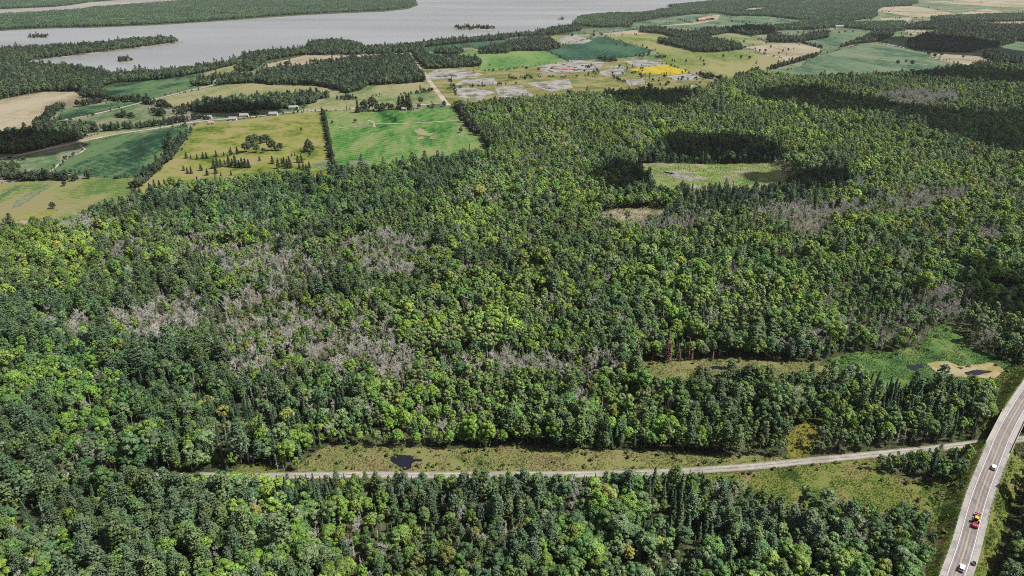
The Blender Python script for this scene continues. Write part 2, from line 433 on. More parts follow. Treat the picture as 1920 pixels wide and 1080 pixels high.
FIELDS = [  # name, material, outline in photo pixels
 ('field', 'scrub', [(780, 118), (1000, 100), (1330, 120), (1345, 150), (1320, 172), (1080, 185), (880, 200), (835, 200), (800, 150)]),
 ('field', 'tan', [(-260, 215), (0, 187), (82, 172), (150, 171), (172, 178), (148, 197), (100, 200), (95, 217), (72, 236), (50, 246), (0, 258), (-260, 285)]),
 ('field', 'dark', [(185, 168), (225, 153), (325, 144), (382, 138), (402, 155), (282, 187), (207, 189)]),
 ('field', 'pale', [(376, 140), (437, 121), (470, 116), (462, 140), (400, 157)]),
 ('field', 'pale', [(284, 188), (437, 156), (480, 153), (592, 157), (622, 166), (610, 184), (480, 190), (400, 197), (330, 205), (285, 200)]),
 ('field', 'dark', [(112, 212), (165, 199), (262, 193), (190, 210), (100, 229)]),
 ('field', 'palegrey', [(98, 236), (262, 196), (330, 203), (400, 211), (500, 210), (600, 203), (600, 208), (440, 224), (380, 228), (250, 242), (180, 252), (98, 262)]),
 ('field', 'pale', [(125, 268), (190, 250), (260, 242), (200, 256)]),
 ('field', 'dark', [(158, 272), (225, 256), (355, 234), (345, 262), (310, 305), (255, 334), (200, 335), (100, 322), (128, 298), (158, 285)]),
 ('field', 'palegrey', [(20, 306), (125, 276), (154, 274), (155, 283), (125, 297), (92, 324), (50, 328), (10, 326)]),
 ('field', 'pasture', [(-260, 372), (0, 345), (87, 339), (205, 333), (262, 334), (258, 360), (240, 382), (175, 405), (125, 420), (75, 435), (0, 445), (-260, 470)]),
 ('meadow', 'meadow', [(365, 234), (480, 221), (560, 212), (607, 208), (614, 260), (622, 320), (630, 350), (560, 360), (440, 355), (300, 372), (248, 392), (244, 370), (258, 350), (300, 318), (335, 290), (350, 262)]),
 ('field', 'green', [(609, 210), (665, 206), (770, 207), (845, 202), (866, 218), (880, 236), (912, 272), (930, 296), (860, 318), (705, 328), (640, 340), (622, 320), (618, 290)]),
 ('field', 'pale', [(560, 212), (590, 186), (620, 172), (690, 161), (803, 152), (818, 168), (836, 192), (800, 194), (740, 204), (605, 208)]),
 ('field', 'fartan', [(498, 121), (580, 102), (770, 98), (770, 106), (680, 116), (585, 125), (498, 130)]),
 ('field', 'teal', [(794, 90), (850, 80), (872, 86), (860, 96), (818, 99)]),
 ('field', 'teal', [(870, 81), (947, 75), (950, 86), (892, 92)]),
 ('field', 'bright', [(855, 103), (895, 94), (950, 98), (1024, 95), (1066, 117), (1010, 123), (960, 130), (905, 134), (893, 122)]),
 ('field', 'teal', [(1025, 95), (1107, 72), (1134, 69), (1227, 95), (1185, 107), (1062, 115)]),
 ('field', 'pale', [(955, 78), (1045, 66), (1110, 64), (1107, 72), (1030, 94), (955, 96)]),
 ('field', 'yellowgreen', [(1134, 69), (1222, 60), (1270, 72), (1237, 83), (1305, 99), (1390, 95), (1450, 106), (1490, 116), (1440, 136), (1385, 150), (1322, 150), (1290, 138), (1252, 122), (1227, 95)]),
 ('field', 'fartan', [(1393, 88), (1440, 81), (1490, 80), (1542, 91), (1535, 101), (1478, 114), (1440, 106), (1420, 98)]),
 ('field', 'farteal', [(1450, 142), (1500, 125), (1530, 107), (1590, 90), (1632, 79), (1727, 97), (1762, 110), (1805, 122), (1790, 140), (1665, 146), (1565, 152), (1450, 150)]),
 ('field', 'fartan', [(1740, 108), (1770, 98), (1850, 100), (1890, 125), (1800, 122)]),
 ('field', 'farteal', [(1505, 82), (1552, 60), (1580, 53), (1640, 58), (1615, 74), (1572, 90), (1540, 92)]),
 ('field', 'farteal', [(1638, 78), (1660, 65), (1707, 75), (1702, 92)]),
 ('field', 'farteal', [(1247, 50), (1347, 29), (1440, 31), (1522, 40), (1490, 48), (1440, 52), (1372, 58), (1330, 60), (1250, 58)]),
 ('field', 'farteal', [(1178, 45), (1295, 27), (1332, 26), (1312, 40), (1245, 48), (1197, 56)]),
 ('field', 'fartan', [(1235, 49), (1310, 41), (1325, 30), (1350, 28), (1345, 38), (1300, 46)]),
 ('field', 'farteal', [(1095, 54), (1167, 51), (1195, 56), (1110, 63), (1045, 67)]),
 ('field', 'fartan', [(1120, 64), (1195, 56), (1240, 60), (1222, 62), (1140, 69)]),
 ('field', 'pale', [(1328, 70), (1372, 61), (1424, 74), (1440, 82), (1395, 90), (1380, 86)]),
 ('field', 'farteal', [(1440, 60), (1500, 56), (1550, 58), (1500, 70), (1440, 70)]),
 ('field', 'fartan', [(1645, 20), (1655, 13), (1715, 11), (1787, 25), (1752, 33), (1715, 33)]),
 ('field', 'fartan', [(1648, 34), (1712, 33), (1700, 42), (1660, 43)]),
 ('field', 'fartan', [(1785, 28), (1850, 16), (1880, 22), (1827, 31)]),
 ('field', 'fartan', [(1808, 42), (1920, 40), (2150, 44), (2150, 52), (1865, 49)]),
 ('field', 'fartan', [(1688, 56), (1752, 58), (1710, 66)]),
 ('field', 'farteal', [(1690, 8), (1810, 4), (1770, 14), (1720, 12)]),
 ('field', 'fartan', [(1730, 4), (1950, -6), (2200, 4), (2200, 14), (1900, 14), (1800, 8)]),
 ('field', 'farteal', [(1845, 100), (1897, 80), (1930, 79), (2150, 82), (2150, 112), (1880, 112)]),
 ('field', 'farteal', [(1725, 48), (1760, 44), (1800, 50), (1760, 54)]),
 ('field', 'fartan', [(1385, 20), (1410, 15), (1440, 14), (1440, 19), (1400, 24)]),
 ('field', 'yellow', [(1180, 130), (1252, 121), (1294, 136), (1260, 141), (1197, 136)]),
]
ROCKS = [
 [(1047, 72), (1080, 65), (1110, 76), (1092, 83), (1055, 82)], [(1008, 124), (1072, 112), (1134, 117), (1122, 133), (1065, 137), (1015, 139)],
 [(1122, 135), (1165, 126), (1172, 138), (1135, 143)], [(1168, 115), (1210, 112), (1252, 121), (1197, 128)], [(1250, 143), (1300, 138), (1319, 146), (1272, 154)],
 [(1172, 151), (1205, 147), (1212, 157), (1180, 161)], [(985, 156), (1067, 149), (1074, 165), (1032, 172)], [(928, 164), (978, 160), (1000, 180), (935, 183)],
 [(796, 141), (820, 130), (870, 130), (907, 140), (892, 147), (802, 150)], [(850, 160), (870, 150), (925, 146), (937, 159)], [(850, 166), (880, 164), (928, 173), (900, 188), (860, 182)],
 [(1290, 158), (1315, 163), (1312, 170), (1298, 168)], [(1135, 125), (1160, 122), (1180, 128), (1165, 132)]]
CLEARINGS = [
 ('marsh', 'marsh', [(1174, 309), (1235, 305), (1335, 308), (1440, 306), (1490, 326), (1470, 342, 11), (1440, 342, 11), (1385, 346, 11), (1335, 340, 11), (1290, 350, 11), (1260, 354, 11), (1225, 350, 8), (1195, 328)]),
 ('clearing', 'drybog', [(1130, 398), (1155, 391), (1222, 389), (1260, 392), (1230, 403, 13), (1165, 402, 13), (1120, 398, 13)]),
 ('marsh', 'reeds', [(1540, 680), (1590, 660), (1665, 660), (1727, 648), (1742, 620), (1765, 603), (1812, 622), (1824, 652), (1865, 667), (1905, 687), (1912, 705), (1890, 716, 4), (1815, 714, 10), (1700, 700, 12), (1600, 690, 12), (1545, 688, 12)]),
 ('clearing', 'bog', [(1200, 676), (1310, 671), (1440, 675), (1560, 680), (1560, 694, 13), (1500, 699, 13), (1440, 697, 14), (1350, 692, 14), (1260, 704, 14), (1205, 698, 14)]),
 ('bog', 'bog', [(560, 872), (588, 848), (620, 832), (700, 836), (850, 840), (960, 834), (1085, 843), (1210, 847), (1330, 853), (1440, 856), (1490, 858), (1500, 866), (1440, 872), (1300, 884), (1100, 892), (900, 895), (700, 896), (560, 897)]),
 ('meadow', 'verge', [(1262, 905), (1330, 892), (1440, 880), (1580, 864), (1640, 855), (1660, 868), (1640, 885), (1700, 903), (1735, 898), (1765, 912), (1752, 945), (1715, 975), (1620, 968), (1560, 972), (1480, 958), (1400, 945), (1340, 932), (1275, 920)]),
 ('clearing', 'verge', [(22, 876), (45, 866), (70, 866), (85, 884), (60, 905), (30, 905)]),
 ('clearing', 'verge', [(440, 885), (455, 872), (500, 871), (520, 885), (500, 896), (450, 896)]),
 ('clearing', 'gold', [(1476, 818), (1492, 800), (1515, 794), (1540, 797), (1541, 815), (1522, 826, 10), (1490, 834, 10)]),
 ('clearing', 'verge', [(1815, 690), (1900, 690), (1960, 690), (1960, 725), (1900, 745), (1880, 790), (1858, 815), (1840, 805), (1850, 770), (1865, 735)]),
]
FARM = PP([(-500, 260), (0, 190), (60, 178), (160, 182), (230, 156), (325, 148), (437, 124), (500, 118), (640, 106), (760, 102), (800, 98), (950, 82), (1050, 68), (1092, 58), (1182, 52), (1240, 36), (1300, 30), (1400, 14), (1500, -4), (2400, -4), (2400, 190), (1440, 190), (1000, 210), (930, 290), (900, 330), (640, 370), (300, 400), (-500, 520)])
sheet('farmland', FARM, 0.125, FM['palegrey'])
ALL_OPEN = []
for i, (nm, fm, poly) in enumerate(FIELDS):
    wp = rough_poly(PP(poly), 9, 5.0, i)
    ALL_OPEN.append(wp)
    sheet(nm, wp, 0.14 + 0.005 * i, FM[fm])
for i, poly in enumerate(ROCKS):
    wp = rough_poly(PP(poly), 5, 2.5, i)
    sheet('bare_rock', wp, 0.40 + 0.005 * i, FM['rock'])
OPEN_NEAR = []
for i, (nm, fm, poly) in enumerate(CLEARINGS):
    wp = rough_poly(PP(poly), 5, 3.0, i)
    OPEN_NEAR.append(wp)
    sheet(nm, wp, 0.02 + 0.006 * i, FM[fm])
# pools in the wet clearings
def pool(poly, z, m, amp=1.0, name='pond'):
    return sheet(name, rough_poly(PP(poly), 1.3, amp * 1.6, z), z, m)
pool([(1738, 683), (1752, 678), (1775, 677), (1800, 688), (1830, 684), (1862, 680), (1882, 694), (1868, 709), (1815, 708), (1770, 704), (1752, 696)], 0.12, FM['algae'])
pool([(1808, 699), (1830, 693), (1862, 697), (1845, 702), (1825, 706), (1809, 703)], 0.13, M['pond'])
pool([(1760, 684), (1775, 683), (1782, 690), (1768, 693)], 0.13, M['pond'])
pool([(1792, 689), (1806, 689), (1800, 693)], 0.13, M['pond'])
pool([(1700, 685), (1728, 683), (1732, 690), (1715, 695), (1702, 692)], 0.13, M['pond'])
pool([(731, 861), (748, 853), (768, 854), (776, 862), (792, 862), (790, 866), (776, 869), (766, 878), (760, 884), (754, 876), (736, 872)], 0.14, M['pond'], 1.4)
pool([(1800, 541), (1850, 535), (1920, 540), (1940, 552), (1860, 560)], 0.13, FM['reeds'], 2.0, 'marsh')
OPEN_NEAR.append(PP([(1800, 541), (1850, 535), (1920, 540), (1940, 552), (1860, 560)]))
for poly in ([(1318, 690), (1340, 687), (1380, 690), (1350, 694)], [(1400, 690), (1440, 686), (1430, 694)]):
    pool(poly, 0.14, M['pond'])
for poly in ([(1225, 318), (1250, 322), (1290, 332), (1330, 335), (1300, 340), (1250, 330)], [(1240, 322), (1290, 320), (1300, 325), (1260, 327)]):
    pool(poly, 0.14, FM['rock'], 2.0, 'mud_flat')
# bare and dry patches on the green fields
for i, (poly, k) in enumerate((([(775, 245), (790, 240), (800, 248), (815, 252), (805, 256), (782, 252)], 'pale'), ([(782, 257), (795, 256), (796, 262), (784, 262)], 'pale'), ([(806, 256), (820, 255), (818, 262), (808, 261)], 'pale'),
                ([(655, 302), (690, 300), (698, 316), (660, 318)], 'palegrey'), ([(20, 385), (70, 352), (92, 343), (96, 348), (60, 372), (25, 392)], 'palegrey'), ([(-40, 395), (30, 347), (38, 349), (0, 378), (-30, 400)], 'palegrey'),
                ([(0, 425), (45, 400), (110, 392), (95, 405), (20, 432), (-30, 445)], 'meadow'), ([(585, 308), (612, 300), (622, 316), (600, 320)], 'palegrey'), ([(-30, 452), (30, 415), (60, 414), (30, 436)], 'fartan'))):
    sheet('bare_patch', rough_poly(PP(poly), 2.5, 4.5, i), 0.48 + 0.005 * i, FM[k])

# ------------------------------------------------------------------ roads and the gravel trail
def strip(name, line, w, z, m, parent=None, kind='structure', w2=None):
    pts = np.array([p[:2] for p in line], float)
    zs = [p[2] if len(p) > 2 else 0.0 for p in line]
    v, f = [], []
    for i, p in enumerate(pts):
        d = pts[min(i + 1, len(pts) - 1)] - pts[max(i - 1, 0)]
        d /= np.hypot(*d) + 1e-9
        nrm = np.array([d[1], -d[0]])
        a = w[0] if isinstance(w, tuple) else -w / 2
        b = w[1] if isinstance(w, tuple) else w / 2
        v += [(*(p + nrm * a), zs[i] + z), (*(p + nrm * b), zs[i] + z)]
    for i in range(len(pts) - 1):
        f.append((2 * i, 2 * i + 1, 2 * i + 3, 2 * i + 2))
    o = link(bpy.data.objects.new(name, mesh_from(name, v, f, (m,))), parent)
    if parent is None: o['kind'] = kind
    return o

def smooth_line(pts, n=8):
    pts = np.array(pts, float)
    out_ = []
    for i in range(len(pts) - 1):
        p0 = pts[max(i - 1, 0)]; p1 = pts[i]; p2 = pts[i + 1]; p3 = pts[min(i + 2, len(pts) - 1)]
        for j in range(n):
            t = j / n
            out_.append(0.5 * (2 * p1 + (p2 - p0) * t + (2 * p0 - 5 * p1 + 4 * p2 - p3) * t * t + (3 * p1 - p0 - 3 * p2 + p3) * t ** 3))
    out_.append(pts[-1])
    return [tuple(p) for p in out_]

ROAD_PX = [(1730, 1280, 3.0), (1764, 1165, 3.5), (1792, 1080, 4.2), (1810, 1027, 5.0), (1837, 930, 6.3), (1865, 857, 7.0), (1882, 815, 7.0), (1905, 772, 7.0), (1937, 722, 6.5), (1990, 650, 5.0), (2080, 560, 3)]
ROAD = smooth_line([(*P(x, y, z), z) for x, y, z in ROAD_PX], 10)
RXY = [(p[0], p[1]) for p in ROAD]
TRAIL_PX = [(-200, 888), (150, 892), (280, 893), (370, 892), (480, 893), (600, 891), (700, 890), (800, 891), (980, 890), (1100, 889), (1250, 885), (1380, 877), (1440, 872), (1500, 866), (1560, 860), (1640, 852), (1700, 846), (1760, 840), (1845, 830), (1875, 827), (1920, 823), (2050, 812)]
TRAIL = smooth_line([P(x, y) for x, y in TRAIL_PX], 6)
strip('trail', TRAIL, 3.9, 0.10, M['gravel'])
M['trail_crown'] = ground_mat('grassy trail crown', [(0.10, 0.105, 0.06), (0.16, 0.155, 0.12), (0.2, 0.193, 0.17)], 6, 1.5, 0.4)
strip('trail_crown', TRAIL, 0.9, 0.105, M['trail_crown'])
M['trail_edge'] = ground_mat('trail edge gravel', [(0.12, 0.11, 0.07), (0.18, 0.165, 0.13), (0.13, 0.13, 0.06)], 8, 2, 0.6)
strip('trail_shoulder', TRAIL, 5.6, 0.085, M['trail_edge'])
M['asphalt'] = ground_mat('worn asphalt', [(0.135, 0.122, 0.122), (0.16, 0.145, 0.145), (0.185, 0.17, 0.168)], 12, 2, 0.4, stretch=0.15, angle=0.72, bump=0.1)
M['white_line'] = plain('white road paint', (0.42, 0.41, 0.40), 0.7, var=0.15)
M['yellow_line'] = plain('yellow road paint', (0.32, 0.25, 0.11), 0.7, var=0.15)
M['grass_bank'] = FM['verge']
# where the trail passes under the road
ra = np.array(RXY); best = None
for i, p in enumerate(ra):
    d = min(np.hypot(p[0] - q[0], p[1] - q[1]) for q in TRAIL)
    if best is None or d < best[0]: best = (d, i)
BI = best[1]
BX = ra[BI]
arc = np.concatenate([[0], np.cumsum(np.hypot(*np.diff(ra, axis=0).T))])
SPAN = 34.0
road = strip('road', ROAD, 6.9, 0.06, M['asphalt'])
tag(road, 'two-lane asphalt highway', kind='structure')
strip('gravel_shoulder', ROAD, (-5.7, 5.9), 0.04, M['gravel'], road)
M['worn'] = ground_mat('tyre-polished asphalt', [(0.105, 0.096, 0.096), (0.13, 0.118, 0.118), (0.15, 0.138, 0.137)], 9, 2, 0.4, stretch=0.15, angle=0.72, bump=0.1)
for a_ in (-2.35, -0.95, 0.55, 1.95):
    strip('wheel_track', ROAD, (a_, a_ + 0.5), 0.066, M['worn'], road)
for k_, (i_, a_, b_) in enumerate(((26, 0.4, 2.8), (38, -2.7, -0.4), (47, 0.5, 2.7), (33, -2.6, 2.7))):
    strip('asphalt_patch', ROAD[i_:i_ + 2], (a_, b_), 0.070, M['worn'], road)
strip('edge_line', ROAD, (-3.15, -2.93), 0.075, M['white_line'], road)
strip('edge_line', ROAD, (2.93, 3.15), 0.075, M['white_line'], road)
strip('centre_line', ROAD, (-0.19, -0.06), 0.075, M['yellow_line'], road)
strip('centre_line', ROAD, (0.06, 0.19), 0.075, M['yellow_line'], road)
# embankments either side of the bridge
def bank(idx0, idx1, end_a, end_b):
    v, f, k = [], [], 0
    pts = ra[idx0:idx1]
    zz = [ROAD[i][2] for i in range(idx0, idx1)]
    for i, p in enumerate(pts):
        j = idx0 + i
        d = ra[min(j + 1, len(ra) - 1)] - ra[max(j - 1, 0)]; d /= np.hypot(*d)
        nrm = np.array([d[1], -d[0]])
        z = zz[i]
        for a, h in ((-6.6 - z * 1.15, -0.05), (-6.3, z - 0.10), (6.4, z - 0.10), (6.8 + z * 1.15, -0.05)):
            q = p + nrm * a
            v.append((q[0], q[1], h))
    n = len(pts)
    for i in range(n - 1):
        for c in range(3):
            f.append((4 * i + c, 4 * i + c + 1, 4 * i + 5 + c, 4 * i + 4 + c))
    if end_a: f.append((0, 1, 2, 3))
    if end_b: f.append(tuple(4 * (n - 1) + c for c in (3, 2, 1, 0)))
    o = link(bpy.data.objects.new('embankment', mesh_from('embankment', v, f, (M['grass_bank'],))))
    tag(o, kind='structure')
ia = max(i for i in range(len(ra)) if arc[i] < arc[BI] - SPAN / 2)
ib = min(i for i in range(len(ra)) if arc[i] > arc[BI] + SPAN / 2)
bank(0, ia + 1, False, True)
bank(ib, len(ra), True, False)
M['concrete'] = plain('weathered concrete', (0.36, 0.345, 0.325), 0.85, var=0.15)
M['steel'] = plain('dark steel', (0.10, 0.09, 0.09), 0.5, 0.6)
br = empty('road_bridge', (BX[0], BX[1], 0))
tag(br, 'concrete road bridge carrying the highway over the gravel trail', 'bridge')
bd = ra[ib] - ra[ia]; BL = np.hypot(*bd); bd /= BL
BRZ = math.atan2(bd[1], bd[0])
br.rotation_euler = (0, 0, BRZ)
BZ = ROAD[BI][2]
mid = (ra[ia] + ra[ib]) / 2 - BX
br.location = (BX[0] + mid[0], BX[1] + mid[1], 0)
MB().box((0, 0, BZ - 0.43), (BL + 1.5, 12.0, 0.8)).obj('deck', M['concrete'], br)
for y in (-4.2, -1.4, 1.4, 4.2):
    MB().box((0, y, BZ - 1.4), (BL + 0.6, 0.5, 1.1)).obj('girder', M['concrete'], br)
for s in (-1, 1):
    MB().box((s * (BL / 2 - 0.4), 0, (BZ - 0.9) / 2), (1.0, 12.6, BZ - 0.9)).obj('abutment', M['concrete'], br)
    pr = MB().box((0, s * 6.05, BZ + 0.42), (BL + 8, 0.35, 0.9)).obj('parapet', M['concrete'], br)
    rl = MB()
    rl.box((0, s * 6.05, BZ + 1.0), (BL + 8, 0.12, 0.12))
    for k in range(-9, 10):
        rl.box((k * (BL + 7) / 19, s * 6.05, BZ + 0.93), (0.12, 0.1, 0.14))
    rl.obj('rail', M['steel'], pr)

ROADS_FAR = [
 ('road', [(-260, 330), (0, 298), (25, 294), (130, 271), (220, 252), (300, 240), (375, 228), (475, 219), (545, 211), (605, 207), (670, 204), (770, 198), (838, 193)], 9, 'dirt'),
 ('road', [(765, 99), (772, 108), (792, 136), (807, 155), (826, 180), (840, 198)], 11, 'dirt'),
 ('track', [(98, 230), (175, 215), (260, 194), (287, 187), (375, 166), (432, 153), (480, 148)], 7, 'dirt'),
 ('track', [(0, 298), (8, 320), (0, 340)], 6, 'dirt'),
 ('track', [(95, 322), (125, 298), (157, 283), (150, 272)], 4, 'dirt'),
 ('track', [(700, 233), (750, 232), (800, 230), (862, 226)], 4.5, 'dirt'),
 ('track', [(635, 240), (690, 237), (705, 238)], 3.5, 'dirt'),
 ('track', [(690, 226), (700, 230), (702, 238)], 3.5, 'dirt'),
 ('track', [(1590, 100), (1660, 113), (1740, 122)], 7, 'fartan'),
 ('track', [(1638, 79), (1700, 90), (1790, 104), (1860, 110), (1900, 124)], 9, 'fartan'),
 ('track', [(1620, 45), (1680, 44), (1730, 52)], 10, 'fartan'),
]
ROAD_LINES = []
for i, (nm, ln, wd, mk) in enumerate(ROADS_FAR):
    wl = smooth_line([P(x, y) for x, y in ln], 5)
    ROAD_LINES.append((wl, wd))
    strip(nm, wl, wd, 0.54 + 0.006 * i, M.get(mk) or FM[mk])

# ------------------------------------------------------------------ tree forms
def leaf_quads(pts, nrm, size, rs):
    """small irregular leaf-clump faces at pts, facing nrm"""
    n = len(pts)
    r = rs.normal(size=(n, 3))
    t = np.cross(nrm, r); t /= np.linalg.norm(t, axis=1, keepdims=True) + 1e-9
    b = np.cross(nrm, t)
    s = size * rs.uniform(0.65, 1.35, (n, 1))
    k = lambda: rs.uniform(0.35, 0.62, (n, 1))
    v = np.stack([pts - t * s * k() - b * s * k() * 0.5, pts + t * s * k() - b * s * k(), pts + t * s * k() + b * s * k() * 0.6, pts - t * s * k() * 0.6 + b * s * k()], 1)
    # cup the clump a little
    v[:, 1] -= nrm * s * 0.15; v[:, 3] -= nrm * s * 0.15
    f = np.arange(4 * n).reshape(n, 4)
    return v.reshape(-1, 3), f

def unit(a):
    return a / (np.linalg.norm(a, axis=1, keepdims=True) + 1e-9)

def broadleaf_crown(seed, H=15.0, Rr=4.3, base=0.30, lobes=15, leaves=1000, size=0.75, flat=1.0):
    rs = np.random.default_rng(seed)
    c0 = np.array([0, 0, H * (base + 1) / 2]); hv = H * (1 - base) / 2
    L, rad = [], []
    for i in range(lobes):
        ph = 2 * math.pi * (i * 0.618 + rs.uniform(-0.08, 0.08))
        cz = 1 - 2 * (i + 0.5) / lobes
        cz = cz * 0.95 + 0.12
        rr = math.sqrt(max(0.0, 1 - min(1, cz * cz)))
        k = rs.uniform(0.52, 0.78)
        L.append(c0 + np.array([math.cos(ph) * rr * Rr * k, math.sin(ph) * rr * Rr * k, cz * hv * k * flat]))
        rad.append(rs.uniform(0.30, 0.47) * Rr * (1.0 if cz > -0.2 else 0.85))
    L = np.array(L); rad = np.array(rad)
    n = leaves * 2
    idx = rs.choice(lobes, n, p=rad ** 2 / (rad ** 2).sum())
    d = unit(rs.normal(size=(n, 3))); d[:, 2] = np.where(d[:, 2] < -0.35, -d[:, 2], d[:, 2])
    p = L[idx] + d * (rad[idx] * rs.uniform(0.82, 1.08, n))[:, None] * np.array([1, 1, 0.82])
    dist = np.linalg.norm((p[:, None] - L[None]) / np.array([1, 1, 0.82]), axis=2) / rad[None]
    dist[np.arange(n), idx] = 9
    keep = dist.min(1) > 0.86
    p, d = p[keep][:leaves], d[keep][:leaves]
    nr = unit(d + np.array([0, 0, 0.25]) + rs.normal(size=d.shape) * 0.32)
    v, f = leaf_quads(p, nr, size, rs)
    return v, f, L

def tubes(segs, n=5):
    m = MB()
    for a, b, ra_, rb in segs:
        m.tube(a, b, ra_, rb, n, cap=False)
    return np.array(m.v, float).reshape(-1, 3), m.f

def broadleaf_trunk(seed, H, L, r0=0.24):
    rs = np.random.default_rng(seed + 99)
    top = (rs.uniform(-.4, .4), rs.uniform(-.4, .4), H * 0.72)
    fork = (top[0] * 0.5, top[1] * 0.5, H * 0.33)
    s = [((0, 0, -0.4), fork, r0, r0 * 0.75), (fork, top, r0 * 0.75, r0 * 0.3)]
    for i, c in enumerate(L):
        if i % 2 == 0:
            k = rs.uniform(0.1, 0.75)
            a = tuple(fork[j] + (top[j] - fork[j]) * k for j in range(3))
            if c[2] > a[2] - 1.5:
                s.append((a, tuple(c), r0 * 0.35, r0 * 0.12))
    return tubes(s)

def conifer(seed, H=16.0, Rb=2.0, base=0.12, whorls=16, per=7, leaves=5, size=0.6, droop=0.35, plume=False, bare=0.0, broken=False):
    rs = np.random.default_rng(seed)
    pts, nrm = [], []
    segs = [((0, 0, -0.4), (0, 0, H * 0.98), 0.10 + H * 0.009, 0.03)]
    for i in range(whorls):
        t = (i + rs.uniform(-0.3, 0.3)) / whorls
        z = H * (base + (1 - base) * t)
        prof = (1 - t) ** 0.85 if not plume else (1 - t) ** 0.55 * (0.45 + 0.75 * math.sin(min(1, t * 1.6 + 0.2) * math.pi * 0.55))
        k = max(3, int(per * (0.55 + 0.45 * prof)))
        ph0 = rs.uniform(0, 6.28)
        for j in range(k):
            ph = ph0 + 2 * math.pi * j / k + rs.uniform(-0.3, 0.3)
            ln = Rb * prof * rs.uniform(0.7, 1.2) + 0.12
            if rs.random() < bare: continue
            up = rs.uniform(-0.05, 0.3) if plume else -droop * rs.uniform(0.5, 1.3)
            dv = np.array([math.cos(ph), math.sin(ph), up])
            for q in range(leaves):
                s = rs.uniform(0.25 if not plume else 0.4, 1.0)
                side = np.array([-math.sin(ph), math.cos(ph), 0]) * rs.normal() * 0.22 * ln * (0.5 + s)
                c = np.array([0, 0, z]) + dv * ln * s + side + np.array([0, 0, rs.normal() * (0.14 if plume else 0.1)])
                pts.append(c)
                nrm.append(np.array([dv[0] * 0.45, dv[1] * 0.45, 1.0 if plume else 0.75]) + rs.normal(size=3) * 0.4)
            if plume and ln > 1.0:
                segs.append(((0, 0, z - 0.2), tuple(np.array([0, 0, z]) + dv * ln * 0.8), 0.06, 0.03))
    if not plume:
        for q in range(8):
            pts.append(np.array([rs.normal() * 0.1, rs.normal() * 0.1, H * (0.95 + 0.05 * rs.random())])); nrm.append(rs.normal(size=3))
    v, f = leaf_quads(np.array(pts), unit(np.array(nrm)), size, rs)
    tv, tf = tubes(segs)
    return v, f, tv, tf

def sliver(a, b, wdt, rs):
    a, b = np.array(a), np.array(b)
    d = b - a
    s = np.cross(d, rs.normal(size=3)); s /= np.linalg.norm(s) + 1e-9
    return [a - s * wdt / 2, a + s * wdt / 2, b]

def dead_conifer(seed, H=13.0, n=150, Rb=1.3):
    rs = np.random.default_rng(seed)
    tv, tf = tubes([((0, 0, -0.3), (rs.normal() * 0.25, rs.normal() * 0.25, H), 0.17, 0.03)])
    v, f = [], []
    for i in range(n):
        t = rs.uniform(0.18, 0.98); z = H * t
        ph = rs.uniform(0, 6.28); ln = Rb * (1.1 - t) * rs.uniform(0.5, 1.3) + 0.25
        a = (0, 0, z); b = (math.cos(ph) * ln, math.sin(ph) * ln, z - 0.25 * ln + rs.normal() * 0.1)
        q = sliver(a, b, 0.13, rs)
        k = len(v); v += q; f.append((k, k + 1, k + 2))
    return np.array(v), f, tv, tf

def dead_broad(seed, H=13.0, Rr=3.0, n1=15, n2=13, n3=6):
    rs = np.random.default_rng(seed)
    segs = [((0, 0, -0.3), (0, 0, H * 0.5), 0.19, 0.13), ((0, 0, H * 0.5), (rs.normal() * 0.5, rs.normal() * 0.5, H * 0.92), 0.13, 0.03)]
    v, f = [], []
    for i in range(n1):
        t = rs.uniform(0.3, 0.85); z = H * t
        ph = 2 * math.pi * i * 0.618
        ln = Rr * rs.uniform(0.6, 1.1)
        b = np.array([math.cos(ph) * ln, math.sin(ph) * ln, z + ln * rs.uniform(0.5, 1.3)])
        a = np.array([0, 0, z])
        segs.append((tuple(a), tuple(b), 0.065, 0.02))
        for j in range(n2):
            s = rs.uniform(0.25, 1.0)
            c = a + (b - a) * s
            d = unit((b - a)[None] / np.linalg.norm(b - a) * 0.7 + rs.normal(size=(1, 3)) * 0.7)[0]
            e = c + d * rs.uniform(0.6, 1.5)
            k = len(v); v += sliver(c, e, 0.12, rs); f.append((k, k + 1, k + 2))
            for q in range(n3):
                g = c + (e - c) * rs.uniform(0.3, 0.9)
                h = g + unit(d[None] + rs.normal(size=(1, 3)) * 0.9)[0] * rs.uniform(0.35, 0.8)
                k = len(v); v += sliver(g, h, 0.09, rs); f.append((k, k + 1, k + 2))
    tv, tf = tubes(segs, 4)
    return np.array(v), f, tv, tf

def shrub_form(seed, leaves=130, h=2.0, r=1.3, size=0.5):
    v, f, L = broadleaf_crown(seed, h, r, 0.05, 5, leaves, size)
    tv, tf = tubes([((0, 0, -0.1), (0.05, 0, h * 0.6), 0.06, 0.03)], 4)
    return v, f, tv, tf

def two_meshes(name, form, leafm, barkm):
    v, f, tv, tf = form
    return mesh_from(name + ' crown', v, f, (leafm,)), mesh_from(name + ' trunk', tv, tf, (barkm,))

def one_mesh(name, form, leafm, barkm):
    v, f, tv, tf = form
    n = len(v)
    vv = np.concatenate([v, tv]) if len(tv) else v
    ff = [tuple(q) for q in f] + [tuple(i + n for i in q) for q in tf]
    return mesh_from(name, vv, ff, (leafm, barkm), [0] * len(f) + [1] * len(tf))

def bl(seed, **k):
    v, f, L = broadleaf_crown(seed, **k)
    tv, tf = broadleaf_trunk(seed, k.get('H', 15.0), L)
    return v, f, tv, tf

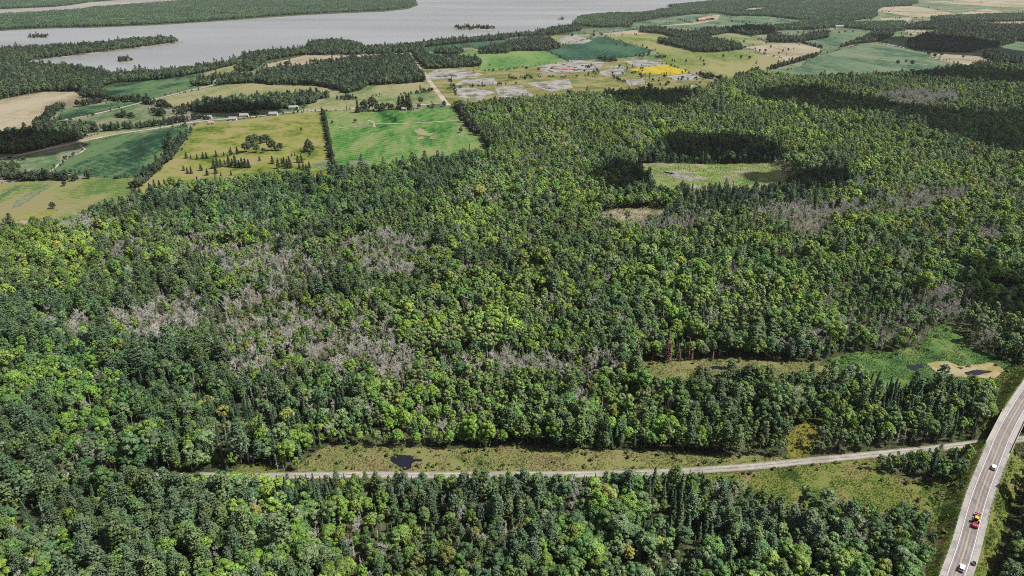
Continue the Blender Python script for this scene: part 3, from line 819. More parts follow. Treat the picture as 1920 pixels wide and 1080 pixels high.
KIND_FORMS = {}     # kind -> list of forms (crown verts, faces, trunk verts, faces), leaf and bark material
def forms(kind, lst, leafm, barkm):
    KIND_FORMS[kind] = (lst, leafm, barkm)
FINE = [bl(s, H=h, Rr=r, base=b, lobes=l, leaves=1500, size=0.62) for s, h, r, b, l in ((1, 15, 4.4, .28, 17), (2, 16.5, 4.0, .30, 15), (3, 14, 4.9, .30, 20), (4, 17, 4.6, .33, 18), (5, 13.5, 3.8, .25, 13), (6, 15.5, 5.2, .34, 22), (61, 16, 3.5, .25, 13))]
LOW = [bl(s, H=h, Rr=r, base=.04, lobes=l, leaves=620, size=0.95) for s, h, r, l in ((81, 11, 4.6, 15), (82, 12.5, 5.0, 17), (83, 10, 4.4, 14))]
COARSE = [bl(s, H=h, Rr=r, base=b, lobes=l, leaves=620, size=0.95) for s, h, r, b, l in ((11, 15, 4.4, .28, 15), (12, 16.5, 4.0, .30, 14), (13, 14, 4.9, .30, 18), (14, 17, 4.6, .33, 16), (15, 13.5, 3.8, .25, 12), (16, 15.5, 5.2, .34, 19))]
ASPEN = [bl(s, H=h, Rr=r, base=b, lobes=l, leaves=620, size=0.62) for s, h, r, b, l in ((21, 16, 2.5, .38, 12), (22, 17.5, 2.8, .42, 12), (23, 15, 2.2, .35, 11))]
PINE = [conifer(s, h, r, .28, wh, 7, 9, 0.8, plume=True) for s, h, r, wh in ((31, 20, 4.2, 15), (32, 22, 4.6, 16), (33, 18, 3.8, 13))]
SPRUCE = [conifer(s, h, r, .1, wh, 8, 5, 0.62) for s, h, r, wh in ((41, 15, 1.9, 19), (42, 17, 2.2, 21), (43, 12.5, 1.7, 16), (44, 14, 2.6, 17))]
DEADC = [dead_conifer(s, h) for s, h in ((51, 13), (52, 15), (53, 11))]
DEADB = [dead_broad(s, h, r) for s, h, r in ((54, 13, 3.0), (55, 11.5, 2.6), (56, 14, 3.3))]
SHRUB = [shrub_form(s) for s in (71, 72, 73)]
forms('broadleaf_tree', FINE, M['leaf'], M['bark'])
forms('open_tree', LOW, M['leaf'], M['bark'])
forms('aspen_tree', ASPEN, M['leaf'], M['pale_bark'])
forms('pine_tree', PINE, M['needle'], M['bark'])
forms('spruce_tree', SPRUCE, M['needle'], M['bark'])
forms('dead_spruce', DEADC, M['dead_wood'], M['dead_wood'])
forms('bare_tree', DEADB, M['dead_wood'], M['dead_wood'])
KINDS = ['broadleaf_tree', 'aspen_tree', 'pine_tree', 'spruce_tree', 'dead_spruce', 'bare_tree', 'shrub']

# forms used by the forest mass (kept out of the scene; only the mass refers to them)
def form_collection(name, meshes):
    c = bpy.data.collections.new(name)
    for i, m in enumerate(meshes):
        o = bpy.data.objects.new('%s_%02d' % (name, i), m)
        c.objects.link(o)
    return c
MASS = [one_mesh('mass', f, M['leaf'], M['bark']) for f in COARSE] \
     + [one_mesh('mass', f, M['leaf'], M['pale_bark']) for f in ASPEN] \
     + [one_mesh('mass', f, M['needle'], M['bark']) for f in PINE + SPRUCE] \
     + [one_mesh('mass', f, M['dead_wood'], M['dead_wood']) for f in DEADC + DEADB] \
     + [one_mesh('mass', f, M['leaf'], M['bark']) for f in SHRUB + LOW]
OFFS = {'broadleaf_tree': (0, 6), 'aspen_tree': (6, 3), 'pine_tree': (9, 3), 'spruce_tree': (12, 4), 'dead_spruce': (16, 3), 'bare_tree': (19, 3), 'shrub': (22, 3)}
TREE_COLL = form_collection('tree_form', MASS)

_groups = {}
def instancer_group(coll):
    if coll.name in _groups: return _groups[coll.name]
    g = bpy.data.node_groups.new('spread_' + coll.name, 'GeometryNodeTree')
    g.interface.new_socket('Geometry', in_out='INPUT', socket_type='NodeSocketGeometry')
    g.interface.new_socket('Geometry', in_out='OUTPUT', socket_type='NodeSocketGeometry')
    N, L = g.nodes, g.links
    gi = N.new('NodeGroupInput'); go = N.new('NodeGroupOutput')
    ci = N.new('GeometryNodeCollectionInfo')
    ci.inputs['Collection'].default_value = coll
    ci.inputs['Separate Children'].default_value = True
    ci.inputs['Reset Children'].default_value = True
    ip = N.new('GeometryNodeInstanceOnPoints')
    ip.inputs['Pick Instance'].default_value = True
    def attr(nm, typ):
        a = N.new('GeometryNodeInputNamedAttribute'); a.data_type = typ
        a.inputs['Name'].default_value = nm
        return a.outputs['Attribute']
    er = N.new('FunctionNodeEulerToRotation')
    L.new(attr('rot', 'FLOAT_VECTOR'), er.inputs[0])
    L.new(gi.outputs[0], ip.inputs['Points'])
    L.new(ci.outputs[0], ip.inputs['Instance'])
    L.new(attr('form', 'INT'), ip.inputs['Instance Index'])
    L.new(er.outputs[0], ip.inputs['Rotation'])
    L.new(attr('scl', 'FLOAT_VECTOR'), ip.inputs['Scale'])
    L.new(ip.outputs[0], go.inputs[0])
    _groups[coll.name] = g
    return g

def mass(name, coll, pos, form, rot, scl, tint, label, cat=None):
    n = len(pos)
    m = bpy.data.meshes.new(name)
    m.vertices.add(n)
    m.vertices.foreach_set('co', np.asarray(pos, np.float32).ravel())
    a = m.attributes.new('form', 'INT', 'POINT'); a.data.foreach_set('value', np.asarray(form, np.int32))
    for nm, arr in (('rot', rot), ('scl', scl), ('tint', tint)):
        a = m.attributes.new(nm, 'FLOAT_VECTOR', 'POINT'); a.data.foreach_set('vector', np.asarray(arr, np.float32).ravel())
    m.update()
    o = link(bpy.data.objects.new(name, m))
    md = o.modifiers.new('spread', 'NODES'); md.node_group = instancer_group(coll)
    tag(o, label, cat, kind='stuff')
    return o

# ------------------------------------------------------------------ where the forest stands
TH = 13.0
MAIN = PP([(-330, 470), (-100, 440), (0, 420), (75, 410), (125, 398), (190, 380), (246, 368)], TH) + PP([(262, 355), (300, 345), (370, 333), (440, 324), (500, 307), (560, 322), (572, 338), (612, 326)], TH) \
     + PP([(640, 316), (705, 302), (780, 298), (850, 291), (912, 283)], TH) + PP([(912, 272), (890, 244), (872, 222), (856, 206), (850, 200)]) \
     + PP([(880, 184), (930, 182), (1000, 176), (1075, 166), (1120, 160), (1200, 158), (1300, 154), (1322, 158), (1372, 146), (1420, 132), (1440, 140), (1560, 139), (1600, 140), (1700, 136), (1790, 126), (1850, 118), (1920, 122), (2350, 125)], 10) \
     + PP([(2450, 560)]) + [(420, 300), (420, 120), (-420, 120)]
def woods(top, base, z=11.0):
    return PP(top, z) + PP(base)
WOODS = [
 woods([(-320, 114), (0, 113), (63, 118), (120, 121), (180, 129), (200, 135), (240, 136)], [(225, 154), (190, 164), (187, 172), (160, 180), (150, 172), (82, 172), (50, 177), (0, 186), (-320, 216)]),
 woods([(225, 136), (325, 129), (425, 115), (460, 106)], [(470, 113), (437, 123), (375, 138), (325, 147), (225, 156)]),
 woods([(455, 100), (490, 95), (577, 88), (677, 86), (730, 84), (767, 81), (830, 73), (895, 69), (955, 63), (1000, 59), (1047, 49), (1085, 45)], [(1090, 57), (1045, 65), (960, 71), (945, 75), (870, 81), (795, 89), (794, 97), (760, 100), (640, 104), (560, 104), (500, 114), (480, 132), (440, 138)]),
 woods([(578, 78), (610, 73), (640, 74), (674, 80)], [(682, 91), (576, 91)]),
 woods([(470, 144), (502, 128), (570, 122), (640, 112), (700, 105), (767, 100)], [(803, 153), (760, 157), (690, 161), (680, 169), (650, 176), (625, 167), (592, 161), (510, 160), (480, 156), (440, 158), (400, 159)]),
 woods([(362, 150), (400, 142), (470, 136)], [(470, 156), (400, 161), (362, 162)]),
 woods([(340, 192), (400, 185), (480, 178), (540, 174), (610, 172), (618, 176)], [(598, 186), (595, 193), (570, 197), (540, 205), (480, 207), (440, 212), (385, 212), (365, 200)]),
 woods([(-150, 266), (0, 248), (60, 240), (90, 229)], [(100, 241), (120, 240), (182, 243), (150, 264), (110, 272), (40, 290), (0, 288), (-150, 312)]),
 woods([(770, 97), (795, 94), (810, 105), (850, 103), (895, 107), (905, 117)], [(905, 124), (850, 128), (800, 130), (780, 112), (770, 106)]),
 woods([(815, 92), (850, 88), (870, 92)], [(855, 104), (815, 101)]),
 woods([(897, 90), (920, 84), (955, 82), (960, 90)], [(955, 100), (900, 102)]),
 woods([(955, 76), (1000, 70), (1030, 70), (1050, 84)], [(1050, 91), (1020, 96), (955, 96), (948, 90)]),
 woods([(1077, 39), (1090, 30), (1140, 24), (1210, 23), (1240, 17), (1270, 14), (1290, 17)], [(1295, 28), (1240, 32), (1205, 39), (1180, 43), (1182, 51), (1130, 52), (1080, 48)]),
 woods([(1255, 9), (1330, 2), (1440, -5), (1700, -8), (1725, 6)], [(1690, 13), (1640, 20), (1640, 34), (1560, 43), (1510, 38), (1440, 34), (1380, 31), (1345, 25), (1295, 27), (1270, 19)]),
 woods([(1200, 51), (1230, 49), (1260, 56), (1300, 59), (1330, 51), (1365, 52)], [(1370, 61), (1330, 68), (1300, 71), (1270, 73), (1240, 64), (1200, 61)]),
 woods([(1373, 49), (1440, 46), (1452, 49)], [(1452, 61), (1410, 68), (1370, 61)]),
 woods([(1235, 72), (1260, 71), (1330, 69), (1380, 79)], [(1395, 93), (1340, 99), (1305, 98), (1270, 89), (1235, 82)]),
 woods([(1450, 44), (1520, 37), (1570, 34), (1600, 41), (1640, 41), (1690, 39)], [(1690, 58), (1650, 61), (1620, 56), (1570, 51), (1530, 56), (1460, 57)]),
 woods([(1440, 65), (1500, 67), (1530, 59), (1552, 59)], [(1553, 71), (1530, 75), (1490, 81), (1440, 79)]),
 woods([(1575, 84), (1620, 69), (1640, 59), (1670, 54)], [(1675, 68), (1645, 79), (1600, 84), (1575, 91)]),
 woods([(1703, 74), (1740, 61), (1800, 59), (1870, 69), (1905, 74)], [(1900, 82), (1850, 91), (1815, 99), (1760, 98), (1703, 91)]),
 woods([(1690, 48), (1740, 40), (1800, 36), (1860, 45), (1920, 45), (2250, 45)], [(2250, 84), (1920, 79), (1880, 76), (1800, 71), (1750, 63), (1762, 56), (1690, 55)]),
 woods([(1750, 31), (1830, 27), (1920, 25), (2250, 25)], [(2250, 41), (1920, 41), (1810, 41), (1760, 41)]),
 woods([(1845, 96), (1870, 101), (1905, 110)], [(1915, 123), (1880, 121), (1845, 109)]),
 woods([(1905, 108), (2250, 108)], [(2250, 128), (1915, 124)]),
 # peninsula, islands, far shore
 woods([(-320, 91), (0, 89), (100, 85), (200, 78), (262, 71), (320, 69), (337, 74)], [(334, 79), (250, 90), (175, 99), (120, 106), (63, 112), (40, 119), (-320, 122)]),
]
FAR_SHORE = [PP([(-330, 31), (0, 30), (100, 24), (140, 22), (180, 16), (300, 7), (420, -2), (600, -8), (760, -8), (778, 4), (775, 9), (765, 14.5), (720, 19.5), (640, 23), (560, 27), (420, 37), (300, 45), (180, 50), (75, 52), (0, 56), (-330, 58)]),
             PP([(-330, -10), (400, -10), (300, -6.5), (170, 3.5), (130, 9.5), (100, 12.5), (0, 17), (-330, 21)])]
ISLETS = [ISL_A, ISL_B, ISL_C, ISL_D]
# zones: outline in photo pixels, weights of [broadleaf, aspen, pine, spruce, dead spruce, bare], colour shift
Z_ = lambda pts, wts, shift=(1, 1, 1), z=10: (PP(pts, z), wts, shift)
ZONES = [
 Z_([(1080, 172), (1420, 140), (1800, 150), (1960, 250), (1960, 345), (1500, 310), (1150, 270)], [.46, .34, .06, .05, .02, .07], (1.38, 1.32, 1.2)),
 Z_([(1150, 420), (1400, 400), (1960, 395), (1960, 560), (1700, 560), (1250, 610)], [.60, .20, .06, .06, .03, .05], (1.2, 1.2, 1.0)),
 Z_([(0, 420), (200, 380), (650, 420), (660, 690), (500, 720), (0, 640)], [.42, .08, .16, .08, .09, .17], (1.0, .95, .9)),
 Z_([(0, 430), (130, 400), (180, 460), (150, 560), (0, 560)], [.85, .05, .05, .03, .01, .01], (1.12, 1.02, .75)),
 Z_([(0, 540), (180, 560), (330, 620), (380, 760), (300, 880), (0, 880)], [.48, .05, .33, .08, .04, .02], (.85, .95, .95)),
 Z_([(250, 370), (520, 310), (620, 330), (900, 300), (930, 330), (640, 410), (300, 420)], [.55, .12, .12, .16, .02, .03], (.85, .95, 1.05)),
 Z_([(640, 420), (940, 320), (1160, 660), (670, 680)], [.66, .16, .06, .05, .02, .05], (1.15, 1.12, .95)),
 Z_([(860, 200), (1100, 170), (1170, 300), (1120, 400), (960, 330)], [.5, .24, .07, .10, .02, .07], (1.25, 1.2, 1.02)),
 Z_([(1400, 200), (1920, 330), (1920, 480), (1500, 420), (1420, 300)], [.52, .30, .05, .05, .02, .06], (1.4, 1.32, 1.12)),
 Z_([(1230, 262), (1440, 258), (1480, 300), (1340, 306), (1200, 304)], [.15, .1, .2, .55, 0, 0], (.6, .7, .8)),
 Z_([(1130, 290), (1190, 310), (1230, 350), (1180, 350), (1120, 320)], [.2, .1, .2, .5, 0, 0], (.6, .7, .8)),
 Z_([(1290, 345), (1440, 340), (1580, 300), (1600, 340), (1500, 375), (1300, 385)], [.15, .1, .2, .53, .02, 0], (.6, .7, .8)),
 Z_([(1230, 620), (1920, 580), (1920, 720), (1800, 720), (1750, 600), (1550, 650), (1300, 660)], [.45, .25, .05, .1, .08, .07]),
 Z_([(1640, 700), (1880, 720), (1850, 830), (1500, 850), (1450, 800)], [.3, .25, .1, .33, .02, 0], (.9, .95, .9)),
 Z_([(400, 740), (640, 740), (700, 835), (560, 880), (400, 860)], [.35, .15, .08, .12, .25, .05]),
 Z_([(700, 700), (1450, 700), (1450, 860), (700, 840)], [.62, .22, .05, .05, .03, .03], (1.0, 1.05, .8)),
 Z_([(1560, 865), (1840, 850), (1800, 915), (1700, 900)], [.25, .15, .1, .5, 0, 0], (.9, .95, .9)),
 # dead patches
 Z_([(1400, 398), (1440, 375), (1560, 378), (1640, 362), (1700, 355), (1800, 352), (1818, 372), (1720, 392), (1600, 398), (1545, 405), (1530, 432), (1500, 437), (1480, 405)], [.06, .06, .0, .02, .12, .74]),
 Z_([(1150, 405), (1270, 400), (1325, 388), (1345, 400), (1330, 418), (1280, 424), (1160, 418)], [.1, .06, .02, .02, .1, .7]),
 Z_([(655, 440), (720, 430), (800, 440), (820, 480), (760, 515), (680, 505)], [.22, .1, .02, .03, .1, .53]),
 Z_([(650, 605), (725, 600), (745, 640), (860, 658), (1000, 650), (1160, 655), (1160, 690), (670, 695)], [.22, .12, .02, .02, .17, .45]),
 Z_([(160, 580), (350, 563), (480, 560), (600, 575), (660, 600), (665, 690), (560, 690), (430, 690), (480, 640), (400, 605), (300, 640), (120, 625), (60, 600)], [.34, .10, .05, .03, .11, .37]),
 Z_([(395, 455), (470, 450), (600, 480), (620, 520), (500, 560), (440, 540)], [.34, .10, .06, .05, .08, .37]),
 Z_([(1530, 590), (1640, 575), (1740, 590), (1740, 650), (1600, 640), (1540, 630)], [.3, .12, .03, .05, .2, .3]),
 Z_([(1640, 545), (1800, 530), (1890, 560), (1890, 640), (1800, 610)], [.15, .25, .05, .15, .25, .15]),
 Z_([(1640, 175), (1700, 164), (1800, 172), (1795, 195), (1700, 196), (1640, 184)], [.15, .15, .0, .05, .1, .55]),
 Z_([(1800, 425), (1900, 420), (1910, 455), (1830, 470)], [.2, .2, .05, .1, .1, .35]),
 Z_([(100, 402), (150, 398), (190, 425), (130, 432)], [.15, .1, .0, .0, .1, .65]),
 Z_([(270, 395), (330, 380), (360, 400), (300, 415)], [.5, .1, .1, .1, .05, .15]),
]
DEFAULT_W = [.60, .14, .11, .09, .02, .04]

# leaf colours (reflectance)
TINTS = {
 'broadleaf_tree': [((.040, .078, .018), 'mid green'), ((.072, .112, .018), 'yellow-green'), ((.030, .062, .022), 'dark green'), ((.062, .090, .034), 'grey-green'), ((.062, .108, .015), 'bright green'), ((.085, .095, .020), 'olive yellow')],
 'aspen_tree': [((.060, .098, .028), 'light green'), ((.078, .112, .030), 'pale yellow-green'), ((.070, .092, .042), 'greyish green')],
 'pine_tree': [((.034, .058, .026), 'bluish green'), ((.042, .066, .020), 'deep green')],
 'spruce_tree': [((.020, .042, .020), 'blackish green'), ((.030, .054, .020), 'dark olive green')],
}
TINT_P = {'broadleaf_tree': [.27, .26, .15, .14, .16, .02], 'aspen_tree': [.4, .3, .3], 'pine_tree': [.6, .4], 'spruce_tree': [.5, .5]}

def grid_points(poly, sp, jit=0.42):
    poly = np.asarray(poly)
    x0, y0 = poly.min(0); x1, y1 = poly.max(0)
    gx, gy = np.meshgrid(np.arange(x0, x1, sp), np.arange(y0, y1, sp * 0.866))
    gx[1::2] += sp / 2
    X, Y = gx.ravel(), gy.ravel()
    px, py, f = to_px(X, Y, 8.0)
    k = (f > 5) & (px > -230) & (px < 2150) & (py < 1260) & (py > -40)
    X, Y = X[k], Y[k]
    X = X + rng.uniform(-jit, jit, X.shape) * sp
    Y = Y + rng.uniform(-jit, jit, Y.shape) * sp
    k = inside(poly, X, Y)
    return X[k], Y[k]

def pick(wts):
    """row-wise weighted choice"""
    c = np.cumsum(wts, 1); c /= c[:, -1:]
    return (rng.random((len(c), 1)) > c).sum(1)

class Trees:
    def __init__(s):
        s.x, s.y, s.k, s.t, s.ti, s.s, s.sh = [], [], [], [], [], [], []
    def add(s, X, Y, weights, shift, scale):
        kind = pick(weights)
        tint = np.zeros((len(X), 3)); ti = np.zeros(len(X), int)
        n1 = fnoise(X, Y, 45, 2.0)
        for q, kn in enumerate(KINDS[:4]):
            m = kind == q
            if not m.any(): continue
            p = np.tile(TINT_P[kn], (m.sum(), 1))
            if q == 0:                         # stands of like colour
                p[:, 1] *= np.clip((n1[m] - 0.35) * 5, 0.1, 3); p[:, 4] *= np.clip((n1[m] - 0.35) * 5, 0.1, 3)
                p[:, 2] *= np.clip((0.62 - n1[m]) * 5, 0.2, 3)
            c = pick(p)
            tint[m] = np.array([t[0] for t in TINTS[kn]])[c]; ti[m] = c
        tint *= 1.75 * (0.62 + 0.76 * fnoise(X, Y, 85, 201.0))[:, None] * np.array([.96, .97, 1.06]) * shift * rng.uniform(0.78, 1.25, (len(X), 1)) * rng.uniform(0.93, 1.07, (len(X), 3))
        s.x.append(X); s.y.append(Y); s.k.append(kind); s.t.append(tint); s.ti.append(ti)
        s.s.append(scale)
    def done(s):
        return [np.concatenate(a) for a in (s.x, s.y, s.k, s.t, s.ti, s.s)]

T = Trees()
# main forest: close stand near, same stand farther off
X, Y = grid_points(MAIN, 4.35)
bad = np.zeros(X.shape, bool)
for p in OPEN_NEAR: bad |= inside(p, X, Y)
rd = line_dist(RXY, X, Y)
side = np.zeros(len(X))
bad |= rd < 11.5
RIGHT = [(x + 7.5, y - 6.0) for x, y in RXY]
bad |= line_dist(RIGHT, X, Y) < 6.5
tr = line_dist(TRAIL, X, Y)
bad |= tr < np.where(to_px(X, Y, 0.0)[0] > 270, 3.8, 1.2)
for p in ALL_OPEN[:1] + [ALL_OPEN[10], ALL_OPEN[11], ALL_OPEN[12]]:
    bad |= inside(p, X, Y) & ~inside(PP([(-300, 400), (0, 400), (300, 345), (920, 285), (930, 420), (-300, 700)], 10), X, Y)
# open road verges
VERGE = PP([(1830, 845), (1815, 895), (1770, 905), (1752, 945), (1735, 985), (1768, 1010), (1756, 1050), (1745, 1110), (1700, 1180), (1790, 1180), (1800, 1060), (1850, 900), (1880, 830)])
VERGE2 = PP([(1905, 830), (1895, 880), (1882, 925), (1872, 985), (1858, 1040), (1850, 1110), (1830, 1110), (1840, 1030), (1870, 900)])
bad |= inside(VERGE, X, Y) | inside(VERGE2, X, Y)
sheet('verge', rough_poly(VERGE, 5, 2.5, 4), 0.09, FM['verge'])
sheet('verge', rough_poly(VERGE2, 5, 2.5, 6), 0.09, FM['verge'])
X, Y = X[~bad], Y[~bad]
W8 = np.tile(DEFAULT_W, (len(X), 1)); SH = np.ones((len(X), 3))
for poly, wts, sh in ZONES:
    k = inside(poly, X + rng.normal(size=X.shape) * 5, Y + rng.normal(size=X.shape) * 9)
    W8[k] = wts; SH[k] = sh
n2 = fnoise(X, Y, 70, 31.0)
W8[:, 2] *= np.exp((n2 - 0.53) * 15); W8[:, 3] *= np.exp((fnoise(X, Y, 48, 131.0) - 0.54) * 11); W8[:, 1] *= np.exp((fnoise(X, Y, 55, 171.0) - 0.52) * 12)
n3 = fnoise(X, Y, 26, 77.0)
W8[:, 4:] *= np.exp((n3 - 0.52) * 11)[:, None]
# by the trail: small trees only, so that it shows
tr2 = line_dist(TRAIL, X, Y)
sc = (rng.normal(0.74, 0.16, len(X)) * np.where(rng.random(len(X)) < 0.06, 1.35, 1.0)).clip(0.45, 1.4) * (0.55 + 0.9 * fnoise(X, Y, 42, 14.0))
gap = (fnoise(X, Y, 30, 61.0) < 0.31) & (rng.random(len(X)) < 0.75)
sc = np.where(gap, sc * 0.45, sc)
tx, ty, _ = to_px(X, Y, 0)
front = (tr2 < 17) & (ty > 888 - np.clip(tx - 1300, 0, 700) * 0.1) & (tx > 265)
lim = np.where(tx < 330, 5.0, 3.6) + np.clip(tr2 - 4, 0, 20) * 0.75
sc = np.where(front, np.minimum(sc, lim / 15.0), sc)
W8[front & (tr2 < 12)] = [.34, .08, .10, .44, .02, .02]
drop = front & (tr2 < 7) & (rng.random(len(X)) < 0.35)
X, Y, W8, SH, sc = X[~drop], Y[~drop], W8[~drop], SH[~drop], sc[~drop]
deadz = np.zeros(len(X), bool)
for p, w_, _ in ZONES:
    if w_[5] > .36: deadz |= inside(p, X, Y)
DZ = [(p, w_) for p, w_, _ in ZONES if w_[5] > .36]
for i, (p, w_) in enumerate(DZ):
    sheet('dry_undergrowth', rough_poly(p, 8, 9, i), 0.03 + 0.005 * i, FM['deadfloor'])
    ex, ey = grid_points(p, 6.0 if w_[5] in (.53, .45) else 8.0)
    kq = (line_dist(TRAIL, ex, ey) > 8) & (fnoise(ex, ey, 24, 44.0) + rng.normal(0, .05, len(ex)) > 0.47)
    for o_ in OPEN_NEAR: kq &= ~inside(o_, ex, ey)
    ex, ey = ex[kq], ey[kq]
    X = np.concatenate([X, ex]); Y = np.concatenate([Y, ey]); W8 = np.concatenate([W8, np.tile([.02, .02, 0, 0, .2, .76], (len(ex), 1))])
    SH = np.concatenate([SH, np.ones((len(ex), 3))]); sc = np.concatenate([sc, rng.normal(.95, .14, len(ex)).clip(.6, 1.3)]); deadz = np.concatenate([deadz, np.zeros(len(ex), bool)])
sc = np.where(deadz, sc * 0.72, sc)
T.add(X, Y, W8, SH, sc)
TX, TY, TK, TT, TI, TS = T.done()
NK = 6
tpx, tpy, tf = to_px(TX, TY, 6.0)
bpx, bpy_, _ = to_px(TX, TY, 12.0 * TS)
in_frame = (bpx > 4) & (bpx < 1916) & (bpy_ > 0) & (bpy_ < 1074)

# ------------------------------------------------------------------ single trees: the nearest of each kind
COUNT = {'broadleaf_tree': 290, 'aspen_tree': 170, 'pine_tree': 190, 'spruce_tree': 200, 'dead_spruce': 110, 'bare_tree': 150}
WORDS = {'broadleaf_tree': 'leafy tree', 'aspen_tree': 'slender pale-trunked tree', 'pine_tree': 'plumed pine', 'spruce_tree': 'narrow pointed spruce', 'dead_spruce': 'grey dead spruce', 'bare_tree': 'bare grey branching tree'}
CATS = {'broadleaf_tree': 'tree', 'aspen_tree': 'tree', 'pine_tree': 'pine tree', 'spruce_tree': 'spruce tree', 'dead_spruce': 'dead tree', 'bare_tree': 'dead tree'}
def where(px, py):
    if px > 1835 and py > 740: return 'beyond the highway'
    side = ['at the far left', 'near the left edge', 'in the left quarter', 'left of centre', 'just left of centre', 'just right of centre', 'right of centre', 'in the right third', 'towards the highway', 'near the highway verge', 'beside the highway verge'][min(10, int(px / 168))]
    if py > 1010: row = 'along the photo bottom'
    elif py > 940: row = 'in the near forest'
    elif py > 880: row = 'in front of the trail'
    elif py > 780: row = 'behind the bog strip'
    elif py > 680: row = 'between bog and narrow clearing'
    elif py > 610: row = 'in the lower middle forest'
    elif py > 540: row = 'in the upper middle forest'
    else: row = 'in the far forest'
    return row + ' ' + side
MESHES = {}
for kn, (lst, lm, bm_) in KIND_FORMS.items():
    MESHES[kn] = [two_meshes(kn.replace('_', ' '), f, lm, bm_) for f in lst]
taken = np.zeros(len(TX), bool)
def plant_tree(kn, x, y, s, tint, label, cat, group, rz=None, form=None, name=None, z=0.0, sxy=1.0):
    c, t = random.choice(MESHES[kn]) if form is None else MESHES[kn][form]
    r = bpy.data.objects.new(name or kn, None)
    r.empty_display_size = 0.5
    r.location = (x, y, z); r.rotation_euler = (random.gauss(0, .03), random.gauss(0, .03), random.uniform(0, 6.28) if rz is None else rz)
    r.scale = (s * sxy, s * sxy, s)
    COL.objects.link(r)
    for nm, me in (('crown', c), ('trunk', t)):
        o = bpy.data.objects.new(nm, me); COL.objects.link(o); o.parent = r
        if nm == 'crown': o['tint'] = [float(a) for a in tint]
    tag(r, label, cat, group)
    return r
for q, kn in enumerate(KINDS[:NK]):
    idx = np.where((TK == q) & in_frame)[0]
    # how tall it stands in the picture
    idx = idx[np.argsort(-(TS[idx] / tf[idx]))][:COUNT[kn]]
    taken[idx] = True
    for i in idx:
        size = 'tall' if TS[i] > 1.12 else 'small' if TS[i] < 0.85 else 'mid-sized'
        colr = TINTS[kn][TI[i]][1] + ' ' if kn in TINTS else ''
        wh = where(bpx[i], bpy_[i])
        lab = f'{size} {colr}{WORDS[kn]} {wh}'
        plant_tree(kn, TX[i], TY[i], TS[i], TT[i], lab, CATS[kn], f'{colr}{kn.replace("_", " ")}s, {size}, {wh}')

# ------------------------------------------------------------------ the forest mass
rest = ~taken
FX, FY, FK, FT, FS = TX[rest], TY[rest], TK[rest], TT[rest], TS[rest]
form = np.zeros(len(FX), int)
for q, kn in enumerate(KINDS[:NK]):
    a, n = OFFS[kn]
    m = FK == q
    form[m] = a + rng.integers(0, n, m.sum())
def rots(n, lean=0.04):
    return np.stack([rng.normal(0, lean, n), rng.normal(0, lean, n), rng.uniform(0, 6.283, n)], 1)
def scl3(s, k=0.14):
    wv = s * 0.93 * rng.uniform(1 - k, 1 + k, len(s))
    return np.stack([wv, wv, s * rng.uniform(1 - k * .6, 1 + k * .6, len(s))], 1)
print('forest trees', len(FX), 'single', taken.sum())
mass('forest', TREE_COLL, np.stack([FX, FY, np.zeros(len(FX))], 1), form, rots(len(FX)), scl3(FS), FT, 'dense mixed forest filling the middle of the view', 'forest')

# ------------------------------------------------------------------ woods, hedges and far shores
def grove(seed, side=30.0, n=17):
    """a stand of n small-leaved far trees"""
    rs = np.random.default_rng(seed)
    V, F = [], []; k = 0
    for i in range(n):
        gx, gy = (i % 4 - 1.5) * side / 4, (i // 4 - 1.6) * side / 4
        s = rs.uniform(0.75, 1.25)
        if rs.random() < 0.75:
            v, f, _ = broadleaf_crown(seed * 50 + i, 14 * s, 4.3 * s, 0.18, 7, 110, 1.9)
        else:
            v, f, _, _ = conifer(seed * 50 + i, 15 * s, 2.6 * s, 0.1, 9, 6, 2, 1.7)
        v = v + np.array([gx + rs.normal() * 1.8, gy + rs.normal() * 1.8, 0])
        V.append(v); F.append(f + k); k += len(v)
    return mesh_from('grove', np.concatenate(V), np.concatenate(F), (M['leaf'],))
GROVE_COLL = form_collection('grove_form', [grove(s) for s in (1, 2, 3, 4, 5)])

